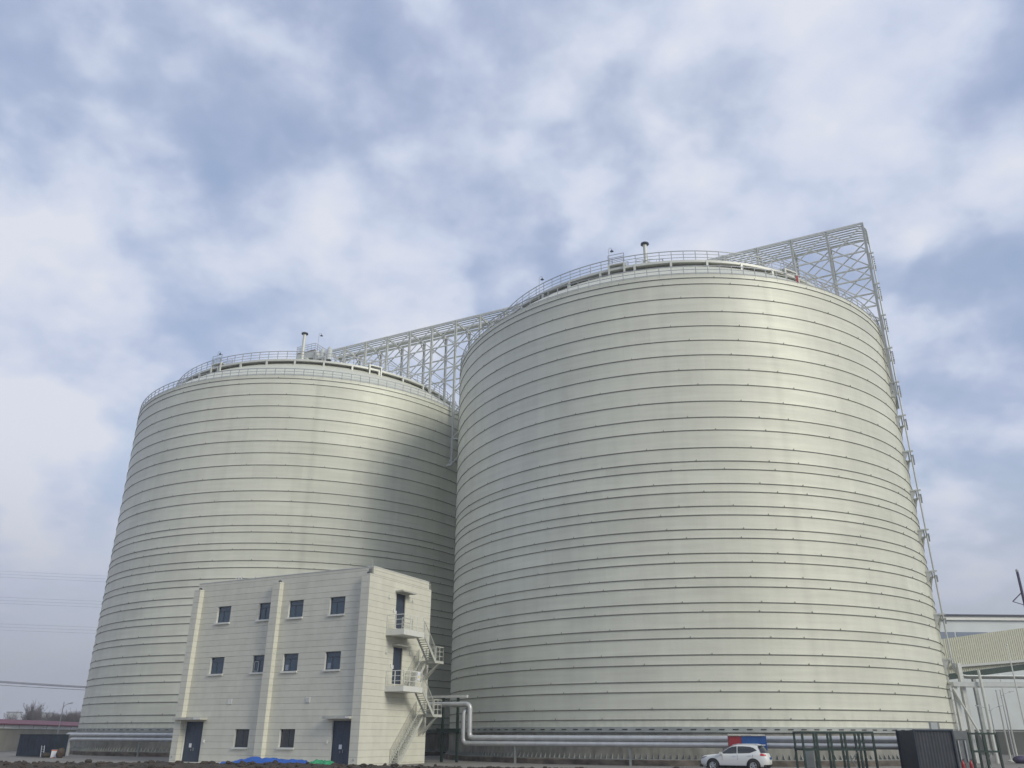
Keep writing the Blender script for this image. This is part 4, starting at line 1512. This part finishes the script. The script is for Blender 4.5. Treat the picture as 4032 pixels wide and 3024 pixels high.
def street_lamp(label, loc, h, rz, arm=1.0, double=False):
    t = thing('street_lamp', label, 'street lamp', loc, rz, 'street lamps')
    m = MB(); m.tube([(0, 0, 0), (0, 0, h + .5)], .09, 8, r2=.05); m.build('pole', 'lamp', t)
    for s in ((1, -1) if double else (1,)):
        m = MB(); m.tube([(0, 0, h - .25), (s * .35 * arm, 0, h + .05), (s * .8 * arm, 0, h + .22), (s * arm, 0, h + .27)], .035, 6); a = m.build('arm', 'lamp', t)
        m = MB(); m.beam((s * arm * .98, 0, h + .27), (s * (arm + .55), 0, h + .36), .2, .09); m.build('lamp_head', 'lamp', a)
    m = MB(); m.beam((-.45, 0, h - .5), (0, 0, h - .3), .03); m.build('stay', 'lamp', t)
    return t


street_lamp('grey street lamp with one arm behind the navy container at the left', (-60.8, 120, 0), 5.85, R(-10), .75)

# overhead cables
def cable(label, a, b_, sag, r, group):
    m = MB(); pts = []
    for k in range(25):
        f = k / 24
        p = Vector(a).lerp(Vector(b_), f); p.z -= sag * 4 * f * (1 - f)
        pts.append(p)
    m.tube(pts, r, 5)
    return tag(m.build('overhead_cable', 'cable'), label, 'cable', group)


for k, (dz, dy) in enumerate(((0, 0), (.10, .3), (.2, .1), (-.30, .2))):
    lab = ['lower middle strand of the thick black cable bundle at the left edge', 'middle strand of the thick black cable bundle at the left edge',
           'topmost strand of the thick black cable bundle at the left edge', 'black cable hanging just below the bundle at the left edge'][k]
    cable(lab, (-110, 108 + dy, 12.2 + dz * 1.4), (-40, 155 + dy, 9.0 + dz * .8), 1.3, .028, 'black cables at the left')
for row, (z, nm) in enumerate(((66, 'highest'), (56, 'middle'), (46, 'lowest'))):
    for k in range(3):
        lab = '%s of the three faint power lines of the %s row in the left sky' % (('top', 'middle', 'bottom')[k], nm)
        cable(lab, (-420, 330, z * 1.12 - k * 1.3), (40, 420, z * 1.12 - 5 - k * 1.3), 3.0, .03, 'far power lines')


# ------------------------------------------------------------------ trees, shrubs and far buildings (left)
def bare_tree(seed, h, dense=44):
    rnd = random.Random(seed)
    tr = MB(); tr.tube([(0, 0, 0), (rnd.uniform(-.1, .1), 0, h * .35), (rnd.uniform(-.2, .2), rnd.uniform(-.2, .2), h * .62)], h * .022, 6, r2=h * .010)
    cr = MB()
    for k in range(dense):
        z0 = h * rnd.uniform(.28, .62); a = rnd.uniform(0, 6.28); L = h * rnd.uniform(.22, .42)
        p = Vector((0, 0, z0)); d = Vector((math.cos(a) * .55, math.sin(a) * .55, rnd.uniform(.6, 1.0))).normalized()
        q = p + d * L
        cr.tube([p, p.lerp(q, .5) + Vector((rnd.uniform(-.1, .1), 0, 0)), q], h * .007, 4, r2=h * .003)
        for s in range(4):
            e = p.lerp(q, rnd.uniform(.35, 1)); f = e + Vector((rnd.uniform(-.6, .6), rnd.uniform(-.6, .6), rnd.uniform(.3, 1))) * h * .13
            cr.tube([e, f], h * .0035, 3, r2=h * .002)
            for u in range(2):
                e2 = e.lerp(f, rnd.uniform(.4, 1)); f2 = e2 + Vector((rnd.uniform(-.6, .6), rnd.uniform(-.6, .6), rnd.uniform(.2, 1))) * h * .07
                cr.tube([e2, f2], h * .0025, 3, r2=h * .0015)
    return tr.mesh('trunk', 'bark'), cr.mesh('crown', 'bark')


TREES = [bare_tree(s, 9.0) for s in (1, 2, 3)]


def tree(label, x, yv, sc, k, group='bare trees beyond the red roofed shed'):
    t = thing('bare_tree', label, 'tree', (x, yv, 0), k * 1.3, group)
    t.scale = (sc, sc, sc)
    a, b_ = TREES[k % 3]
    inst('trunk', a, t); inst('crown', b_, t)
    return t


for k in range(34):
    f = k / 33
    x = -213 + 33 * f + random.uniform(-.8, .8)
    yv = 380 + random.uniform(-8, 12)
    sc = random.uniform(1.2, 1.42)
    if k in (5, 9): sc = 1.75
    lab = 'hazy bare tree in the row beyond the red roofed shed' if k not in (5, 9) else ('tall hazy bare tree above the red roof, left of the taller pair' if k == 5 else 'tall hazy bare tree above the red roof, right of the taller pair')
    tree(lab, x, yv, sc, k)
sh = MB()
rnd = random.Random(5)
for k in range(260):
    a = rnd.uniform(0, 6.28); rr = rnd.uniform(0, 2.6); p = Vector((rr * math.cos(a), rr * .7 * math.sin(a), rnd.uniform(0, .4)))
    q = p + Vector((rnd.uniform(-.5, .5), rnd.uniform(-.5, .5), rnd.uniform(.4, 1.5) * (1 - rr / 4)))
    sh.tube([p, q], .03, 3, r2=.01)
    for u in range(4):
        e = p.lerp(q, rnd.uniform(.3, 1))
        sh.add([e, e + Vector((rnd.uniform(-.2, .2), rnd.uniform(-.2, .2), rnd.uniform(-.1, .2))), e + Vector((rnd.uniform(-.2, .2), .05, .2))], [(0, 1, 2)])
o = sh.build('dry_shrub', 'shrub', None, (-58.2, 97.5, 0)); tag(o, 'dark dry shrub at the left edge beside the navy container', 'shrub')

for k, (x, yv, w_, h, lab) in enumerate(((-512, 900, 13, 23, 'faint pale block far off at the left edge'), (-483, 905, 14, 22.5, 'faint pale block far off above the red roof, nearer the silo'))):
    t = thing('far_building', lab, 'building', (x, yv, 0), R(24), 'faint far buildings at the left')
    m = MB(); m.box(0, w_, 0, 12, 0, h); m.build('wall', 'farwall', t)
    m = MB(); m.box(-.4, w_ + .4, -.4, 12.4, h, h + .9); m.build('roof', 'darkwall', t)
    for f in range(int(h / 5)):
        for c_ in range(max(2, int(w_ / 5))):
            m = MB(); xx = (c_ + .5) * w_ / max(2, int(w_ / 5)); m.box(xx - .9, xx + .9, -.06, 0, 2.2 + f * 4.6, 4.2 + f * 4.6); m.build('window', 'farwin', t)


# ------------------------------------------------------------------ right background
def warehouse():
    t = thing('white_warehouse', 'huge white warehouse with dark roof trim behind the right edge of the near silo', 'warehouse', (60.0, 140, 0), R(2.0))
    m = MB(); m.box(0, 70, 0, 40, 3.4, 20.1); m.build('wall', 'warewall', t)
    m = MB(); m.box(0, 70, -.05, 40, 0, 3.4); m.build('base_wall', 'darkwall', t)
    m = MB(); m.box(-.3, 70.3, -.35, 40.3, 20.1, 20.72); m.build('gutter', 'fascia', t)
    m = MB(); m.add([(-.5, -.6, 20.72), (70.5, -.6, 20.72), (70.5, 20, 22), (-.5, 20, 22), (-.5, -.6, 20.98), (70.5, -.6, 20.98), (70.5, 20, 22.3), (-.5, 20, 22.3)],
                    [(0, 3, 2, 1), (4, 5, 6, 7), (0, 1, 5, 4), (1, 2, 6, 5), (2, 3, 7, 6), (3, 0, 4, 7)])
    m.build('roof', 'wareroof', t)
    for k in range(12):
        m = MB(); m.box(2 + k * 5.6, 7.3 + k * 5.6, -.08, 0, 16.6, 18.2); m.build('window_strip', 'warestrip', t)
    return t


warehouse()


def gallery():
    """beige ribbed conveyor gallery rising to the right"""
    P0 = Vector((52.0, 109.6, 0)); ux = Vector((1, .04, 0)).normalized()
    t = thing('conveyor_gallery', 'beige ribbed conveyor gallery rising to the right behind the near silo', 'conveyor gallery', P0, math.atan2(.04, 1))
    sl = 0.121; L = 34.0; zb, zt = 9.27, 13.4; n = 480
    m = MB(); vs = []
    for i in range(n + 1):
        x = L * i / n; yv = (0, 0, .06, .06)[i % 4]
        vs += [(x, yv, zb + sl * x), (x, yv, zt + (sl + .012) * x)]
    m.add(vs, [(2 * i, 2 * i + 2, 2 * i + 3, 2 * i + 1) for i in range(n)])
    m.build('ribbed_wall', 'corr', t)
    m = MB(); m.add([(0, .12, zb), (L, .12, zb + sl * L), (L, 4, zb + sl * L), (0, 4, zb), (0, .12, zt), (L, .12, zt + (sl + .012) * L), (L, 4, zt + (sl + .012) * L), (0, 4, zt)],
                    [(0, 3, 2, 1), (4, 5, 6, 7), (1, 2, 6, 5), (2, 3, 7, 6), (3, 0, 4, 7)])
    m.build('gallery_shell', 'corr', t)
    m = MB(); m.beam((0, .5, zb - .38), (L, .5, zb - .38 + sl * L), 1.0, .7); m.build('bottom_chord', 'dframe', t)
    m = MB(); m.beam((3.6, -.25, zb + 1.2), (L, -.25, zb + 1.2 + .07 * L), .3, .28); m.build('gutter', 'lpipe', t)
    for x in (6.5, 24.0):
        for yv in (.4, 3.4):
            m = MB(); m.box(x - .2, x + .2, yv - .2, yv + .2, 0, zb + sl * x - .6); m.build('support_leg', 'flash', t)
    return t


gallery()


def pipe_rack():
    P0 = W(85.6, -3.9, 0)
    t = thing('pipe_rack', 'grey elevated pipe rack on posts leaving the near silo to the right', 'pipe rack', P0, R(2.0))
    m = MB(); m.beam((-.8, -.2, 6.95), (17, -.2, 6.95), .22, .42); m.beam((-.8, 1.6, 6.95), (17, 1.6, 6.95), .22, .42); m.build('rack_beam', 'lpipe', t)
    for x in (-.7, 3.0, 7, 11, 15):
        m = MB(); m.beam((x, -.3, 7.05), (x, 3.9, 7.05), .18, .2); m.build('rack_tie', 'paint', t)
    for x, yv in ((-.55, .1), (.45, .4)):
        m = MB(); m.box(x - .18, x + .18, yv - .17, yv + .17, 0, 6.75 if x < 0 else 8.9); m.build('column', 'paint', t)
    m = MB(); m.tube([(-1.1, -.1, 0), (-1.1, -.1, 6.8)], .07, 8); m.build('thin_column', 'paint', t)
    m = MB(); m.tube([(-.9, -.2, 6.6), (1.2, -.3, 1.6)], .10, 8); m.build('diagonal_strut', 'pale', t)
    m = MB(); m.tube([(1.75, -.6, 0), (1.75, -.6, 8.2)], .17, 10, r2=.12); m.build('round_column', 'pale', t)
    return t


pipe_rack()
for k, (x, yv, h, lab) in enumerate(((46.2, 80, 10.1, 'tallest white flagpole with ball top at the right edge'), (50.5, 90, 8.1, 'middle white flagpole right of the pipe rack posts'),
                                     (49.8, 90, 6.6, 'shortest thin white flagpole right of the pipe rack posts'))):
    t = thing('flagpole', lab, 'flagpole', (x, yv, 0), 0, 'white flagpoles at the right')
    m = MB(); m.tube([(0, 0, 0), (0, 0, h)], .10, 8, r2=.045); m.build('pole', 'pale', t)
    m = MB(); m.lathe([(.005, h + .16), (.08, h + .1), (.09, h + .05), (.03, h)], 10); m.build('ball_top', 'alloy', t)
    m = MB(); m.lathe([(.3, 0), (.3, .12), (.1, .2)], 12, smooth=False); m.build('pole_base', 'pale', t)
street_lamp('street lamp with twin arms right of the small green rack, nearer the silo', (54.2, 100, 0), 5.2, R(8), 1.1, True)
street_lamp('street lamp with its arm level with the pipe rack at the far right', (58.6, 105, 0), 7.0, R(8), 1.2)
tree('bare young tree in front of the white warehouse between the rack posts', 53.4, 114, .62, 1, 'bare tree at the right')

t = thing('lightning_mast', 'dark steel mast with ball top and side stays at the right edge above the warehouse', 'mast', (67.07, 110, 0), R(0))
m = MB(); m.tube([(0, 0, 0), (0, 0, 22.4)], .22, 10, r2=.16); m.build('mast_pole', 'purple', t)
m = MB(); m.lathe([(.01, 22.85), (.15, 22.75), (.2, 22.6), (.12, 22.42)], 12); m.build('ball_top', 'lamp', t)
m = MB(); m.tube([(.1, 0, 19.9), (-1.5, 0, 18.6)], .07, 6); m.tube([(-1.5, 0, 18.6), (.1, 0, 18.1)], .05, 6); m.build('stay', 'purple', t)

# small things on the ground at the far right
for k, (x, yv, lab) in enumerate(((47.5, 84, 'purple covered pile at the foot of the flagpoles'), (52.6, 88, 'purple covered pile at the right edge behind the flagpoles'))):
    o = blob('covered_pile', 'purple', x, yv, .8, .6, .35, 31 + k); tag(o, lab, 'covered pile', 'covered piles')
t = thing('boundary_wall', 'dark grey low wall along the foot of the white warehouse', 'wall', (50, 128, 0), R(2))
m = MB(); m.box(0, 60, 0, .3, 0, 3.0); m.build('wall_panel', 'darkwall', t)
m = MB(); m.box(-.05, 60.05, -.05, .35, 3.0, 3.1); m.build('coping', 'flash', t)

# ------------------------------------------------------------------ haze
hz = MB(); hz.box(-1000, 1000, -300, 1200, -1.0, 80.0)
hm = bpy.data.materials.new('haze_air')
hm.use_nodes = True
hm.node_tree.nodes.clear()
ho = hm.node_tree.nodes.new('ShaderNodeOutputMaterial')
pv = hm.node_tree.nodes.new('ShaderNodeVolumePrincipled')
pv.inputs['Density'].default_value = 0.0006
pv.inputs['Color'].default_value = (0.90, 0.91, 0.94, 1)
pv.inputs['Anisotropy'].default_value = 0.2
hm.node_tree.links.new(pv.outputs[0], ho.inputs['Volume'])
struct(hz.build('haze', hm), 'stuff')
